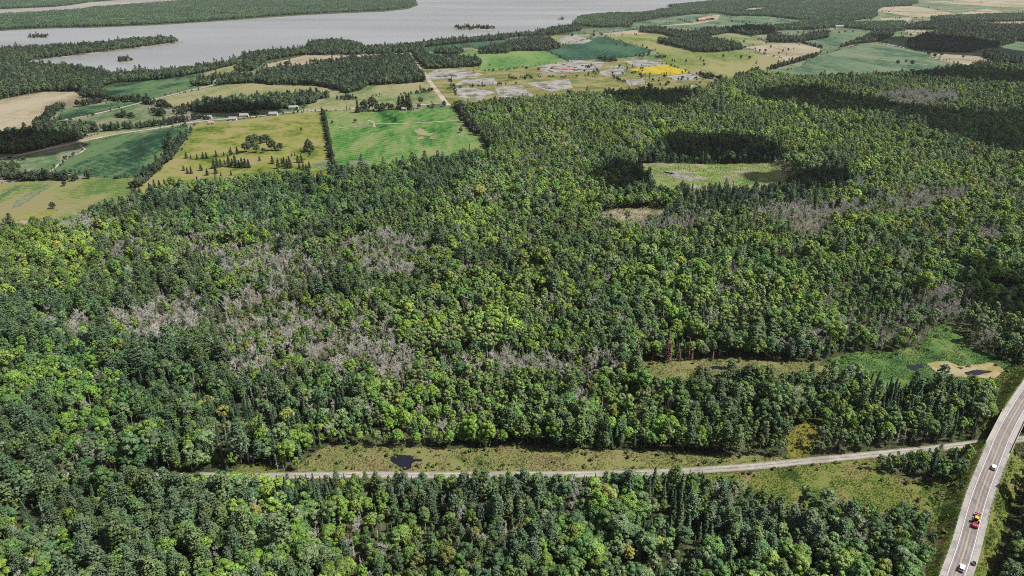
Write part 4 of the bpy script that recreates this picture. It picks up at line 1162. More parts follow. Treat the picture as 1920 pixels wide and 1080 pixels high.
wx, wy, wk, wt, wsc = [], [], [], [], []
gx_, gy_, gt_, gs_ = [], [], [], []
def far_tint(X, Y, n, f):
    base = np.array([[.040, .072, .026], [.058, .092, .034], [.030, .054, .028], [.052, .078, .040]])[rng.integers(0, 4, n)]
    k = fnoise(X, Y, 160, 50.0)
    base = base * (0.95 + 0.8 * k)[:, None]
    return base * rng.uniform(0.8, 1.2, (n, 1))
for poly in WOODS:
    yy = np.mean([p[1] for p in poly])
    if yy < 3300:
        X, Y = grid_points(poly, 6.6 if yy < 2300 else 8.0)
        wx.append(X); wy.append(Y)
    else:
        X, Y = grid_points(poly, 25.0, 0.2)
        gx_.append(X); gy_.append(Y)
for poly in FAR_SHORE:
    X, Y = grid_points(poly, 27.0, 0.2)
    gx_.append(X); gy_.append(Y)
HEDGES = [  # line in photo pixels (foot of the trees), half width m, spacing m, scale
 ([(178, 248), (220, 243), (270, 239), (330, 231), (378, 222)], 9, 6, .75), ([(74, 238), (92, 222), (98, 210), (106, 204), (120, 202)], 9, 6, .8), ([(145, 200), (165, 197), (205, 189), (262, 191), (290, 197), (322, 203)], 8, 6, .8),
 ([(160, 182), (172, 182), (185, 180), (192, 186)], 16, 6, 1.0), ([(336, 206), (360, 207), (388, 212)], 10, 6, .8), ([(210, 222), (232, 220), (255, 222)], 7, 6, .7), ([(288, 213), (305, 218)], 9, 6, .8), ([(325, 213), (345, 214), (360, 213)], 7, 6, .7),
 ([(345, 262), (335, 275), (325, 290), (318, 300), (305, 310), (288, 325), (268, 340), (255, 352)], 5, 4.5, .75), ([(318, 268), (326, 292), (310, 300)], 6, 5, .9), ([(18, 334), (40, 337), (60, 338), (80, 338), (100, 337)], 8, 5, .7), ([(92, 337), (112, 338), (135, 338), (165, 335)], 6, 5, .7),
 ([(606, 212), (612, 240), (616, 262), (620, 290), (624, 310)], 2.5, 3.4, .55), ([(0, 318), (15, 325), (5, 334)], 14, 5.5, .8), ([(-200, 330), (0, 312)], 10, 6, .7), ([(380, 226), (430, 221), (480, 217)], 7, 9, .5), ([(420, 220), (470, 216), (520, 214)], 6, 8, .6),
 ([(1440, 132), (1487, 119), (1533, 104)], 8, 7, .75), ([(1505, 82), (1540, 91)], 6, 8, .6), ([(1195, 107), (1218, 104)], 6, 7, .6), ([(1225, 110), (1252, 108)], 7, 7, .6), ([(1440, 78), (1490, 82), (1510, 82)], 8, 9, .6), ([(1390, 75), (1440, 76)], 4, 14, .5),
 ([(1230, 58), (1260, 60)], 10, 9, .8), ([(585, 118), (600, 119), (640, 117), (665, 115)], 7, 7, .9), ([(535, 123), (552, 122)], 7, 7, .8), ([(655, 113), (668, 114)], 12, 7, 1.1), ([(845, 150), (850, 162), (855, 180)], 5, 9, .4), ([(905, 134), (935, 133), (960, 132)], 4, 8, .4),
 ([(840, 168), (880, 164), (935, 160), (970, 158)], 6, 9, .45), ([(960, 150), (990, 148)], 14, 8, .55), ([(1120, 113), (1155, 117)], 12, 7, .7), ([(1098, 127), (1105, 128)], 9, 7, .6), ([(1160, 140), (1205, 137)], 4, 8, .45), ([(1150, 146), (1168, 155)], 8, 8, .5),
 ([(985, 144), (1070, 147), (1120, 140)], 5, 9, .4), ([(1310, 141), (1330, 146), (1350, 150)], 10, 7, .8), ([(1255, 150), (1320, 152)], 6, 12, .4), ([(770, 178), (800, 174), (822, 168)], 6, 7, .6), ([(755, 179), (762, 178)], 5, 7, .5), ([(632, 187), (668, 186)], 13, 6, .55),
 ([(860, 200), (875, 226), (895, 252)], 7, 5, .8), ([(690, 181), (742, 180)], 3, 16, .4), ([(1270, 37), (1298, 44)], 3, 14, .5), ([(1235, 44), (1265, 44)], 3, 14, .5),
]
for ln, hw, sp, s in HEDGES:
    wl = PP(ln)
    L_ = sum(math.dist(a, b) for a, b in zip(wl[:-1], wl[1:]))
    n = max(2, int(1.5 * L_ * max(1.0, hw * 2 / sp * 0.8) / sp))
    seg = np.cumsum([0] + [math.dist(a, b) for a, b in zip(wl[:-1], wl[1:])])
    u = rng.uniform(0, L_, n)
    X = np.interp(u, seg, [p[0] for p in wl]) + rng.normal(0, hw * 0.45, n)
    Y = np.interp(u, seg, [p[1] for p in wl]) + rng.normal(0, hw * 0.45, n)
    wx.append(X); wy.append(Y); wk.append((sum(len(a) for a in wx[:-1]), n, s))
HX, HY = np.concatenate(wx), np.concatenate(wy)
hs = rng.normal(0.98, 0.15, len(HX)).clip(0.6, 1.35)
for a, n, s in wk:
    hs[a:a + n] *= s
# scattered field and farm trees far off on the plain, and groves on the horizon side
fx, fy = [], []
for _ in range(900):
    x, y = rng.uniform(1290, 2100), rng.uniform(4, 78)
    p = P(x, y)
    fx.append(p[0]); fy.append(p[1])
for _ in range(260):
    x, y = rng.uniform(1100, 1560), rng.uniform(45, 150)
    fx.append(P(x, y)[0]); fy.append(P(x, y)[1])
for _ in range(130):
    x, y = rng.uniform(800, 1330), rng.uniform(122, 180)
    fx.append(P(x, y)[0]); fy.append(P(x, y)[1])
fx, fy = np.array(fx), np.array(fy)
k = ~inside(LAKE, fx, fy) & (fnoise(fx, fy, 120, 90.0) > 0.52)
fx, fy = fx[k], fy[k]
HX = np.concatenate([HX, fx]); HY = np.concatenate([HY, fy]); hs = np.concatenate([hs, rng.uniform(.3, .9, len(fx))])
n_wood = sum(len(a) for a in wx[:len(wx) - len(HEDGES)])
ex_, ey_ = [], []
for fi, poly in enumerate(ALL_OPEN):
    if fi == 0: continue
    q = np.array(poly + [poly[0]])
    if q[:, 1].mean() > 3200: continue
    for a, b in zip(q[:-1], q[1:]):
        if rng.random() < 0.55:
            t = rng.random(2)
            for u in t[:rng.integers(1, 3)]:
                p = a + (b - a) * u + rng.normal(0, 1.5, 2)
                ex_.append(p[0]); ey_.append(p[1])
HX = np.concatenate([HX, ex_]); HY = np.concatenate([HY, ey_]); hs = np.concatenate([hs, np.abs(rng.normal(0.12, .16, len(ex_))) + .08])
kk = pick(np.tile([.66, .08, .10, .16], (len(HX), 1)))
# trees on the islands
for isl, n in ((ISL_A, 60), (ISL_B, 34), (ISL_C, 240), (ISL_D, 16)):
    a = np.array(isl); c = a.mean(0)
    q = rng.random((n, 1)) ** 0.5
    i0 = rng.integers(0, len(a), n)
    p = c + (a[i0] - c) * q * 0.9
    HX = np.concatenate([HX, p[:, 0]]); HY = np.concatenate([HY, p[:, 1]]); hs = np.concatenate([hs, rng.uniform(.45, .95, n)])
    kk = np.concatenate([kk, pick(np.tile([.5, .05, .2, .25], (n, 1)))])
onroad = np.zeros(len(HX), bool)
for wl, wd in ROAD_LINES[:3]:
    onroad |= line_dist(wl, HX, HY) < wd * 0.5 + 3
hedge_m = np.zeros(len(HX), bool); hedge_m[n_wood:] = True; hedge_m = hedge_m[~onroad]
HX, HY, hs, kk = HX[~onroad], HY[~onroad], hs[~onroad], kk[~onroad]
fm = np.zeros(len(HX), int)
for q, kn in enumerate(KINDS[:4]):
    a, n = OFFS[kn] if q else (25, 3); m = kk == q
    fm[m] = a + rng.integers(0, n, m.sum())
hs[kk == 0] *= 1.2
ht = far_tint(HX, HY, len(HX), None)
ht[kk >= 2] *= (.62, .72, .85)
ht *= (.85, .83, .88)
fc = np.full(len(HX), 1.0)
fc[hedge_m] = 0.6
ht *= fc[:, None]
print('woods trees', len(HX))
mass('woods', TREE_COLL, np.stack([HX, HY, np.full(len(HX), 0.3)], 1), fm, rots(len(HX)), scl3(hs), ht, 'dark woodlots, hedges and shore trees among the fields', 'woods')
GX, GY = np.concatenate(gx_), np.concatenate(gy_)
okm = np.ones(len(GX), bool)
for p in [ALL_OPEN[i] for i in range(len(ALL_OPEN)) if FIELDS[i][1] in ('fartan', 'farteal')]:
    okm &= ~inside(p, GX, GY)
GX, GY = GX[okm], GY[okm]
gt = far_tint(GX, GY, len(GX), None) * 1.4 * np.array([.95, 1.0, 1.18])  # lighter, bluer leaves: part of the distance haze is painted into the tint
print('groves', len(GX))
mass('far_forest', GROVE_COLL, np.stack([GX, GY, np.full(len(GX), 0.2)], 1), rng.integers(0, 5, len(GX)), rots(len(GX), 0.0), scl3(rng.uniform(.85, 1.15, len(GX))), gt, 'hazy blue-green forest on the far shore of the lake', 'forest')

# ------------------------------------------------------------------ undergrowth and rough grass
def tuft(seed, n=14, h=0.8, r=0.6):
    rs = np.random.default_rng(seed)
    v, f = [], []
    for i in range(n):
        ph = rs.uniform(0, 6.28); d = rs.uniform(0, r)
        b = np.array([math.cos(ph) * d, math.sin(ph) * d, 0])
        t = b + np.array([rs.normal() * 0.25, rs.normal() * 0.25, h * rs.uniform(.6, 1.2)])
        k = len(v); v += sliver(b, t, 0.22, rs); f.append((k, k + 1, k + 2))
    return mesh_from('tuft', np.array(v), f, (M['leaf'],))
TUFT_COLL = form_collection('tuft_form', [tuft(s) for s in range(5)])
ux, uy, ut, us = [], [], [], []
def scatter(poly, sp, cols, lo, hi):
    X, Y = grid_points(poly, sp, 0.5)
    c = np.array(cols)
    k = (fnoise(X, Y, 16, 8.0) * 1.6 - 0.3 + rng.normal(0, 0.18, len(X))).clip(0, 0.999)
    kp = fnoise(X, Y, 9, 18.0) + rng.normal(0, .06, len(X)) > 0.36
    X, Y, k = X[kp], Y[kp], k[kp]
    ux.append(X); uy.append(Y); ut.append(c[(k * len(c)).astype(int)] * rng.uniform(.75, 1.25, (len(X), 1))); us.append(rng.uniform(lo, hi, len(X)))
BOGC = [(.08, .115, .03), (.125, .14, .045), (.155, .15, .065), (.12, .14, .042), (.10, .098, .042)]
GRC = [(.05, .09, .016), (.08, .125, .022), (.115, .135, .03), (.14, .125, .05)]
RDC = [(.034, .075, .02), (.046, .098, .026), (.07, .12, .034)]
for i, (nm, fk, poly) in enumerate(CLEARINGS):
    if fk in ('bog', 'verge', 'reeds'):
        scatter(OPEN_NEAR[i], 1.1, {'bog': BOGC, 'verge': GRC, 'reeds': RDC}[fk], .35, .95)
    elif fk == 'marsh':
        scatter(OPEN_NEAR[i], 2.2, GRC + [(.2, .19, .12)], .6, 1.2)
    elif fk == 'gold':
        scatter(OPEN_NEAR[i], 1.3, [(.09, .11, .02), (.15, .13, .02), (.11, .12, .03)], .5, 1.2)
    elif fk == 'drybog':
        scatter(OPEN_NEAR[i], 1.8, [(.16, .15, .06), (.24, .2, .13), (.28, .23, .17), (.12, .14, .05)], .6, 1.4)
scatter(VERGE, 1.2, GRC, .5, 1.1); scatter(VERGE2, 1.2, GRC, .5, 1.1)
BANK = [(x + 19 * math.cos(.75), y - 19 * math.sin(.75)) for x, y in RXY] + [(x - 19 * math.cos(.75), y + 19 * math.sin(.75)) for x, y in RXY[::-1]]
scatter(BANK, 1.3, GRC, .45, 1.1)
def bank_z(X, Y):
    d2 = np.hypot(X[:, None] - ra[None, :, 0], Y[:, None] - ra[None, :, 1])
    z = np.array([p[2] for p in ROAD])[d2.argmin(1)]
    d = line_dist(RXY, X, Y)
    bz = np.clip(z - (d - 6.4) / 1.15, 0, None)
    return np.where(np.hypot(X - BX[0], Y - BX[1]) < 12, 0.0, bz)
UX, UY, UT, US = map(np.concatenate, (ux, uy, ut, us))
k = (line_dist(RXY, UX, UY) > 6.9) & (line_dist(TRAIL, UX, UY) > 2.9)
POOLS = [PP(p) for p in ([(731, 861), (748, 853), (768, 854), (776, 862), (792, 862), (790, 866), (776, 869), (766, 878), (760, 884), (754, 876), (736, 872)],
         [(1738, 683), (1752, 678), (1775, 677), (1800, 688), (1830, 684), (1862, 680), (1882, 694), (1868, 709), (1815, 708), (1770, 704), (1752, 696)], [(1700, 685), (1728, 683), (1732, 690), (1715, 695), (1702, 692)])]
for p in POOLS: k &= ~inside(p, UX, UY)
UX, UY, UT, US = UX[k], UY[k], UT[k], US[k]
print('tufts', len(UX))
mass('rough_grass', TUFT_COLL, np.stack([UX, UY, bank_z(UX, UY)], 1), rng.integers(0, 5, len(UX)), rots(len(UX), .1), scl3(US), UT, 'rough bog grass and reeds in the clearings', 'grass')
# low bushes: along clearing edges, under the dead stands and along the trail
bx_, by_, bt_, bs_ = [], [], [], []
BUSH = np.array([(.05, .10, .018), (.07, .12, .02), (.035, .07, .018), (.10, .11, .03)])
X, Y = grid_points(MAIN, 7.5)
m = (line_dist(RXY, X, Y) > 8.5)
edge = np.zeros(len(X), bool)
for p in OPEN_NEAR:
    q = p + [p[0]]
    edge |= line_dist(q, X, Y) < 7
dead = np.zeros(len(X), bool)
for poly, wts, sh in ZONES:
    if wts[5] > .3: dead |= inside(poly, X, Y)
vg = (inside(VERGE, X, Y) | inside(VERGE2, X, Y) | inside(BANK, X, Y)) & (rng.random(len(X)) < 0.4)
nt_ = (line_dist(TRAIL, X, Y) < 9) & (line_dist(TRAIL, X, Y) > 3.6)
far_ = to_px(X, Y, 0)[2] < 900
m &= (edge | dead | vg | nt_) & far_ & (line_dist(TRAIL, X, Y) > 3.4)
for p in POOLS: m &= ~inside(p, X, Y)
X, Y, dead = X[m], Y[m], dead[m]
for rep in range(2):
    bx_.append(X + rng.normal(0, 1.8, len(X))); by_.append(Y + rng.normal(0, 1.8, len(X)))
    c = BUSH[rng.integers(0, 4, len(X))]
    c = np.where(dead[:, None] & (rng.random((len(X), 1)) < 0.5), np.array([[.17, .14, .11]]), c)
    bt_.append(c * rng.uniform(.75, 1.25, (len(X), 1))); bs_.append(rng.uniform(.4, 1.15, len(X)))
BX_, BY_, BT_, BS_ = map(np.concatenate, (bx_, by_, bt_, bs_))
k = (line_dist(TRAIL, BX_, BY_) > 3.4) & (line_dist(RXY, BX_, BY_) > 7.4)
BX_, BY_, BT_, BS_ = BX_[k], BY_[k], BT_[k], BS_[k]
print('bushes', len(BX_))
mass('undergrowth', TREE_COLL, np.stack([BX_, BY_, bank_z(BX_, BY_)], 1), 22 + rng.integers(0, 3, len(BX_)), rots(len(BX_)), scl3(BS_, .3), BT_, 'low green and dry bushes at the clearing edges and under dead trees', 'undergrowth')

# ------------------------------------------------------------------ trees one can pick out singly in the open
def lone(kn, px, py, s, tint, label, cat, name, group=None, sxy=1.0):
    x, y = P(px, py)
    return plant_tree(kn, x, y, s, tint, label, cat, group, name=name, z=0.3, sxy=sxy)
DKG = (.026, .046, .018); MDG = (.05, .09, .026); SPG = (.022, .042, .018)
lone('open_tree', 100, 391, .62, DKG, 'lone dark round tree standing in the near green field at the left', 'tree', 'field_tree', sxy=1.25)
lone('open_tree', 122, 349, .70, DKG, 'dark tree standing free below the hedge of the left green field', 'tree', 'field_tree')
lone('open_tree', 45, 300, .52, DKG, 'low wide dark tree beside the pale highway in the left fields', 'tree', 'field_tree', sxy=1.7)
lone('open_tree', 219, 335, .30, DKG, 'low dark bush strip between the crop field and the pasture', 'tree', 'field_bush', sxy=3.0)
lone('open_tree', 565, 246, .48, (.03, .03, .016), 'single brown-black tree in the upper part of the yellow meadow', 'tree', 'meadow_tree')
lone('open_tree', 577, 261, .20, SPG, 'tiny dark bush on the bright yellow-green meadow patch', 'bush', 'meadow_bush')
GRV = 'grove trees in the yellow meadow'
for i, (x, y, s, l) in enumerate(((462, 285, 1.0, 'tall dark tree at the left end of the meadow grove'), (470, 276, .95, 'round-crowned tree at the back of the meadow grove'), (480, 272, .9, 'dark tree in the back row of the meadow grove'), (492, 269, .85, 'broad dark tree near the right end of the back row of the grove'), (500, 267, .8, 'last tree at the right end of the meadow grove'),
        (482, 286, .75, 'light green tree at the front of the meadow grove'), (495, 286, .45, 'small green bush tree at the front right of the grove'), (510, 282, .95, 'pointed dark tree just right of the meadow grove'), (517, 283, .55, 'low green tree between grove and single round tree'), (526, 282, .7, 'single round tree right of the meadow grove'))):
    lone('open_tree', x, y, s * 1.55, (MDG if 'green' in l else DKG), l, 'tree', 'meadow_tree', GRV)
for i, (x, y, s, l) in enumerate(((574, 286, .55, 'left tree of the clump near the right edge of the meadow'), (580, 284, .95, 'tallest tree of the clump near the right edge of the meadow'), (586, 285, .6, 'right tree of the clump near the right edge of the meadow'), (581, 293, .35, 'small dark tree in front of the clump near the meadow edge'))):
    lone('open_tree', x, y, s * 1.55, DKG, l, 'tree', 'meadow_tree', 'clump trees in the yellow meadow')
SP = [(405, 326, .62), (402, 316, .70), (408, 314, .65), (415, 313, .6), (422, 310, .45), (430, 313, .75), (436, 311, .65), (443, 314, .9), (449, 315, .7), (455, 315, .75), (461, 315, .85), (467, 315, .75), (487, 302, .4), (511, 307, .62), (522, 316, .65), (529, 307, .45), (533, 312, .7), (540, 316, .8), (545, 315, .75), (559, 305, .55), (566, 305, .5), (562, 316, .55), (569, 318, .5), (580, 315, .5), (575, 321, .45), (547, 293, .25), (553, 292, .25), (564, 294, .25), (446, 289, .7), (434, 291, .6), (430, 286, .3), (420, 292, .3), (406, 294, .45), (434, 329, .4), (415, 333, .35), (572, 333, .5), (581, 331, .35), (602, 327, .3), (388, 298, .6), (381, 297, .5), (350, 297, .5), (358, 298, .35), (370, 299, .4), (345, 320, .4), (352, 325, .5), (359, 326, .45), (378, 320, .5), (389, 329, .6), (370, 341, .4), (391, 343, .3), (300, 352, .6), (290, 352, .5), (310, 350, .5), (281, 355, .5)]
def spruce_words(x, y, s):
    sz = 'tall' if s > .68 else 'tiny' if s < .36 else 'small'
    if y < 300 and x < 460: return f'{sz} dark spruce at the left foot of the meadow grove'
    if y < 300: return f'{sz} dark sapling on the open right half of the yellow meadow'
    if x < 320: return f'{sz} dark spruce beside the pale strip where meadow meets forest'
    if x < 400: return f'{sz} dark spruce scattered on the left part of the meadow'
    if x < 470 and y < 320: return f'{sz} dark spruce in the dense row in mid meadow'
    if x < 470: return f'{sz} dark spruce below the spruce row in the meadow'
    if x < 550: return f'{sz} dark spruce at the forest edge in mid meadow'
    return f'{sz} dark spruce near the right hand corner of the meadow'
for x, y, s in SP:
    l = spruce_words(x, y, s)
    lone('spruce_tree', x, y, s * 1.3, SPG, l, 'spruce tree', 'meadow_spruce', l.replace('dark spruce', 'spruces'), sxy=1.9)
# farmstead trees behind the green field
for i, (x, y, s, l) in enumerate(((671, 211, 1.0, 'dark conifer at the left end of the farmyard trees'), (685, 209, 1.15, 'tall dark tree over the left farmhouse roof'), (700, 208, 1.35, 'tallest tree in the middle of the farmyard trees'), (711, 209, .95, 'round dark tree beside the farmhouse'), (718, 208, .8, 'low dark tree at the gap in the farmyard'), (728, 206, .9, 'dark tree right of the farmyard gap'),
        (736, 206, .75, 'low green tree in the right farmyard row'), (748, 205, 1.3, 'tall pointed conifer in the right farmyard row'), (756, 204, 1.35, 'pointed conifer beside the tallest one in the right farmyard row'), (764, 204, 1.25, 'dark conifer near the right end of the farmyard'), (769, 206, 1.2, 'last broad dark conifer at the right end of the farmyard'),
        (786, 204, .6, 'small round tree on the grey yard beside the farm'), (789, 195, .7, 'bushy tree behind the grey yard'), (803, 203, .4, 'small tree on the grey yard near the crossroads'), (812, 202, .5, 'rounded small tree on the grey yard near the crossroads'), (833, 200, .6, 'dark tree at the crossroads corner'))):
    lone('spruce_tree' if 'conifer' in l else 'open_tree', x, y, s * 1.6, DKG, l, 'tree', 'farm_tree', 'trees around the farmyard', sxy=1.9 if 'conifer' in l else 1.0)
for i, (x, y, s, l) in enumerate(((742, 227, .4, 'small dark bush on the edge of the cut track in the green field'), (666, 230, .45, 'dark bush pair at the dark end of the green field'), (623, 232, .4, 'dark bush near the hedge of the green field'), (864, 249, .5, 'small tree on the bare edge of the green field'), (865, 229, .7, 'dark trees at the end of the field track'),
        (1478, 96, .55, 'lone pointed tree in the pale tan field'), (1662, 83, .75, 'lone dark tree in the small green field'), (1320, 124, .5, 'lone dark bush on the wide yellow-green field'), (1682, 122, .8, 'dark round tree in front of the green field hollow'), (1710, 123, .85, 'dark tree right of the field hollow'), (1698, 118, .5, 'small dark tree behind the field hollow'),
        (1740, 105, .9, 'left dark tree of the group on the tan track'), (1752, 108, .8, 'middle dark tree of the group on the tan track'), (1765, 106, .8, 'right dark tree of the group on the tan track'), (1805, 109, .6, 'small dark tree beside the tan track'), (1584, 62, .7, 'lone dark tree high in the pale green field'), (1113, 70, 1.0, 'round dark tree at the top corner of the dark crop field'), (1073, 69, .9, 'narrow dark tree behind the upper grey rock flat'), (1128, 68, .8, 'dark tree pair beside the crop field corner'), (1193, 67, .6, 'small dark tree in the olive field'))):
    lone('open_tree', x, y, s * 1.5, DKG, l, 'tree', 'field_tree')
lone('open_tree', 1820, 352, 1.05, (.19, .155, .018), 'golden yellow tree among dark pines at the right', 'tree', 'golden_tree')
RS = [(1194, 672, .62), (1201, 673, .55), (1222, 673, .45), (1248, 673, .82), (1253, 674, .7), (1273, 672, .42), (1290, 670, .6), (1296, 671, .5), (1335, 671, .35), (1404, 704, .4)]
MESHES['rust_spruce'] = [two_meshes('rust spruce', f, M['rust_needle'], M['bark']) for f in SPRUCE[:3]]
RW = ['leftmost', 'second', 'low third', 'tallest', 'twin beside the tallest', 'low round', 'thin', 'short one beside the thin', 'lowest']
for i, (x, y, s) in enumerate(RS):
    l = (f'rust red dead spruce on the clearing edge, {RW[i]} of the row' if i < 9 else ['rust red snag by the dark ditch pools', 'rust red snag at the marsh inlet', 'rust red snag beside the green reed marsh'][i - 9])
    plant_tree('rust_spruce', *P(x, y + 4), s * 1.35, (.2, .1, .1), l, 'dead tree', 'rust red trees at the clearing', name='rusty_spruce')

# ------------------------------------------------------------------ houses and yards
M['wall_white'] = plain('white siding', (0.42, 0.41, 0.40), 0.7)
M['wall_brown'] = plain('brown boards', (0.22, 0.13, 0.09), 0.8)
M['roof_grey'] = plain('grey shingles', (0.2, 0.195, 0.195), 0.85, var=0.25)
M['roof_brown'] = plain('brown shingles', (0.24, 0.17, 0.13), 0.85, var=0.25)
M['glass'] = plain('window glass', (0.03, 0.035, 0.045), 0.15)
M['door'] = plain('painted door', (0.16, 0.07, 0.05), 0.6)
def house(px, py, L_, W_, H_, rz, wall, roof, label, name='house', cat='house', chimney=True):
    x, y = P(px, py)
    e = empty(name, (x, y, 0.5), rz)
    tag(e, label, cat)
    MB().box((0, 0, H_ / 2), (L_, W_, H_)).obj('wall', M[wall], e)
    o = 0.4; rh = W_ * 0.36
    r = MB()
    a, b = L_ / 2 + o, W_ / 2 + o
    zz = H_ - 0.12
    r.add([(-a, -b, zz), (a, -b, zz), (a, b, zz), (-a, b, zz), (-a, 0, zz + rh), (a, 0, zz + rh)], [(0, 1, 5, 4), (2, 3, 4, 5), (0, 4, 3), (1, 2, 5), (3, 2, 1, 0)])
    ro = r.obj('roof', M[roof], e)
    if chimney:
        MB().box((L_ * 0.22, 0.6, zz + rh), (0.8, 0.8, 1.6)).obj('chimney', M['wall_brown'], ro)
    d = MB().box((0.3, -W_ / 2 - 0.04, 1.05), (1.0, 0.1, 2.1)).obj('door', M['door'], e)
    for s in (-0.33, 0.2, 0.36):
        wv = MB().box((s * L_, -W_ / 2 - 0.03, 1.6), (1.3, 0.08, 1.2)).obj('window', M['wall_white'], e)
        MB().box((s * L_, -W_ / 2 - 0.09, 1.6), (1.1, 0.05, 1.0)).obj('pane', M['glass'], wv)
    return e
house(551, 205, 17, 9, 4.2, R(8), 'wall_white', 'roof_grey', 'white house with grey roof beside the pale highway')
house(680, 209, 16, 10, 4.5, R(5), 'wall_white', 'roof_grey', 'pale farmhouse half hidden at the left of the farmyard trees')
house(712, 206, 20, 11, 5, R(12), 'wall_white', 'roof_grey', 'long pale farm building behind the farmyard trees')
house(758, 207, 9, 7, 3.6, R(0), 'wall_white', 'roof_grey', 'small white house under the right farmyard conifers')
house(409, 157, 22, 13, 6, R(10), 'wall_white', 'roof_grey', 'pale house before the dark trees above the yellow-green field')
house(428, 154, 26, 11, 5, R(-5), 'wall_white', 'roof_grey', 'long low pale house at the end of the gravel track')
house(391, 223, 12, 8, 3.6, R(14), 'wall_white', 'roof_grey', 'white house at the bend of the highway')
house(397, 233, 9, 7, 3.2, R(20), 'wall_white', 'roof_brown', 'small shed with pale walls below the highway bend')
house(437, 226, 13, 9, 3.6, R(10), 'wall_white', 'roof_grey', 'pale house between roadside bushes')
house(458, 220, 15, 9, 4, R(8), 'wall_white', 'roof_grey', 'light house facing the yellow meadow beside the road')
house(513, 217, 15, 9, 4, R(6), 'wall_white', 'roof_grey', 'pale roadside house among small trees')
for i, (x, y) in enumerate(((1314, 40), (1322, 38), (1331, 37))):
    house(x, y, 42, 22, 9, R(20 - 15 * i), 'wall_brown', 'roof_brown', ['brown barn at the left of the far farm', 'brown barn in the middle of the far farm', 'brown barn at the right of the far farm'][i], 'barn', 'barn', False)
house(1573, 52, 40, 16, 6, R(5), 'wall_white', 'roof_grey', 'pale long building before the far dark wood', 'barn', 'barn', False)
house(1622, 50, 40, 16, 6, R(-5), 'wall_white', 'roof_grey', 'white building beside the far tree-lined road', 'barn', 'barn', False)
house(1675, 50, 34, 18, 8, R(10), 'wall_white', 'roof_grey', 'white farm building at the end of the tree-lined road', 'barn', 'barn', False)
# heaps and wrecks on the bare rock
M['heap_red'] = plain('reddish scrap', (0.34, 0.10, 0.11), 0.8, var=0.4)
M['heap_grey'] = plain('dark rubble', (0.10, 0.09, 0.085), 0.9, var=0.4)
def heap(px, py, rx, ry, h, m, label):
    x, y = P(px, py)
    rs = np.random.default_rng(int(px * 7 + py))
    bm = bmesh.new()
    bmesh.ops.create_icosphere(bm, subdivisions=3, radius=1.0)
    for v in bm.verts:
        k = 1 + 0.3 * rs.normal() * 0.6
        v.co = Vector((v.co.x * rx * k, v.co.y * ry * k, max(0, v.co.z) * h * k))
    me = bpy.data.meshes.new('rubble_heap'); bm.to_mesh(me); bm.free()
    me.materials.append(m)
    o = link(bpy.data.objects.new('rubble_heap', me)); o.location = (x, y, 0.4); o.rotation_euler = (0, 0, 0.3)
    tag(o, label, 'heap', 'heaps on the bare rock')
heap(1037, 129, 6, 9, 4.5, M['heap_red'], 'tall reddish heap at the left of the grey rock flat')
for i, x in enumerate((1052, 1058, 1064, 1069)):
    heap(x, 131 - (i % 2), 8, 4, 2.2, M['heap_red'], 'low reddish heap in the row on the grey rock flat')
for x, y in ((1022, 128), (1030, 133), (1045, 130), (1057, 122), (1078, 127), (1086, 131), (1092, 124), (1110, 122), (1034, 135), (1117, 130), (1081, 133), (1066, 126)):
    heap(x, y, 5, 5, 2.2, M['heap_grey'], 'small dark heap on the bare rock around the red heaps')
for x, y in ((823, 144), (836, 144), (848, 142), (854, 143)):
    heap(x, y, 6, 6, 3, M['heap_grey'], 'small dark heap on the rock flat beside the crossroads road')
heap(1018, 160, 9, 5, 2, M['heap_grey'], 'dark heap on the pale slab nearest the forest'); heap(1030, 166, 10, 4, 2, M['heap_grey'], 'lower dark heap on the pale slab nearest the forest')

# ------------------------------------------------------------------ guard rails along the embankment
def guard_rail(i0, i1, off, label):
    e = empty('guard_rail', (ra[i0][0], ra[i0][1], 0)); tag(e, label, 'guard rail')
    pts = []
    for i in range(i0, i1):
        d = ra[min(i + 1, len(ra) - 1)] - ra[max(i - 1, 0)]; d /= np.hypot(*d)
        n_ = np.array([d[1], -d[0]]); q = ra[i] + n_ * off - ra[i0]
        pts.append((q[0], q[1], ROAD[i][2]))
    acc = 0.0; post = None
    for a, b in zip(pts[:-1], pts[1:]):
        seg = math.dist(a, b); t = 0.0
        while acc + seg - t >= 3.8:
            t += 3.8 - acc; acc = 0.0
            p = [a[k] + (b[k] - a[k]) * t / seg for k in range(3)]
            if post is None:
                post = MB().box((0, 0, 0.4), (0.22, 0.22, 0.95)).obj('post', M['wood_post'], e)
            else:
                c = post.copy(); link(c); c.parent = e; post = c
            post.location = p
        acc += seg - t
    for a, b in zip(pts[:-1], pts[1:]):
        pass
    m = MB()
    for a, b in zip(pts[:-1], pts[1:]):
        m.tube((a[0], a[1], a[2] + .7), (b[0], b[1], b[2] + .7), .07, .07, 4, cap=False)
    m.obj('rail', M['steel'], e)
M['wood_post'] = plain('weathered post', (0.16, 0.14, 0.12), 0.9)
k0 = min(range(len(ra)), key=lambda i: abs(ra[i][1] - P(1792, 1080, 4)[1]))
guard_rail(k0 - 4, ia - 3, -5.75, 'post and cable guard rail along the left shoulder of the highway')
guard_rail(k0 + 16, ia - 3, 5.95, 'post and cable guard rail on the right shoulder before the bridge')
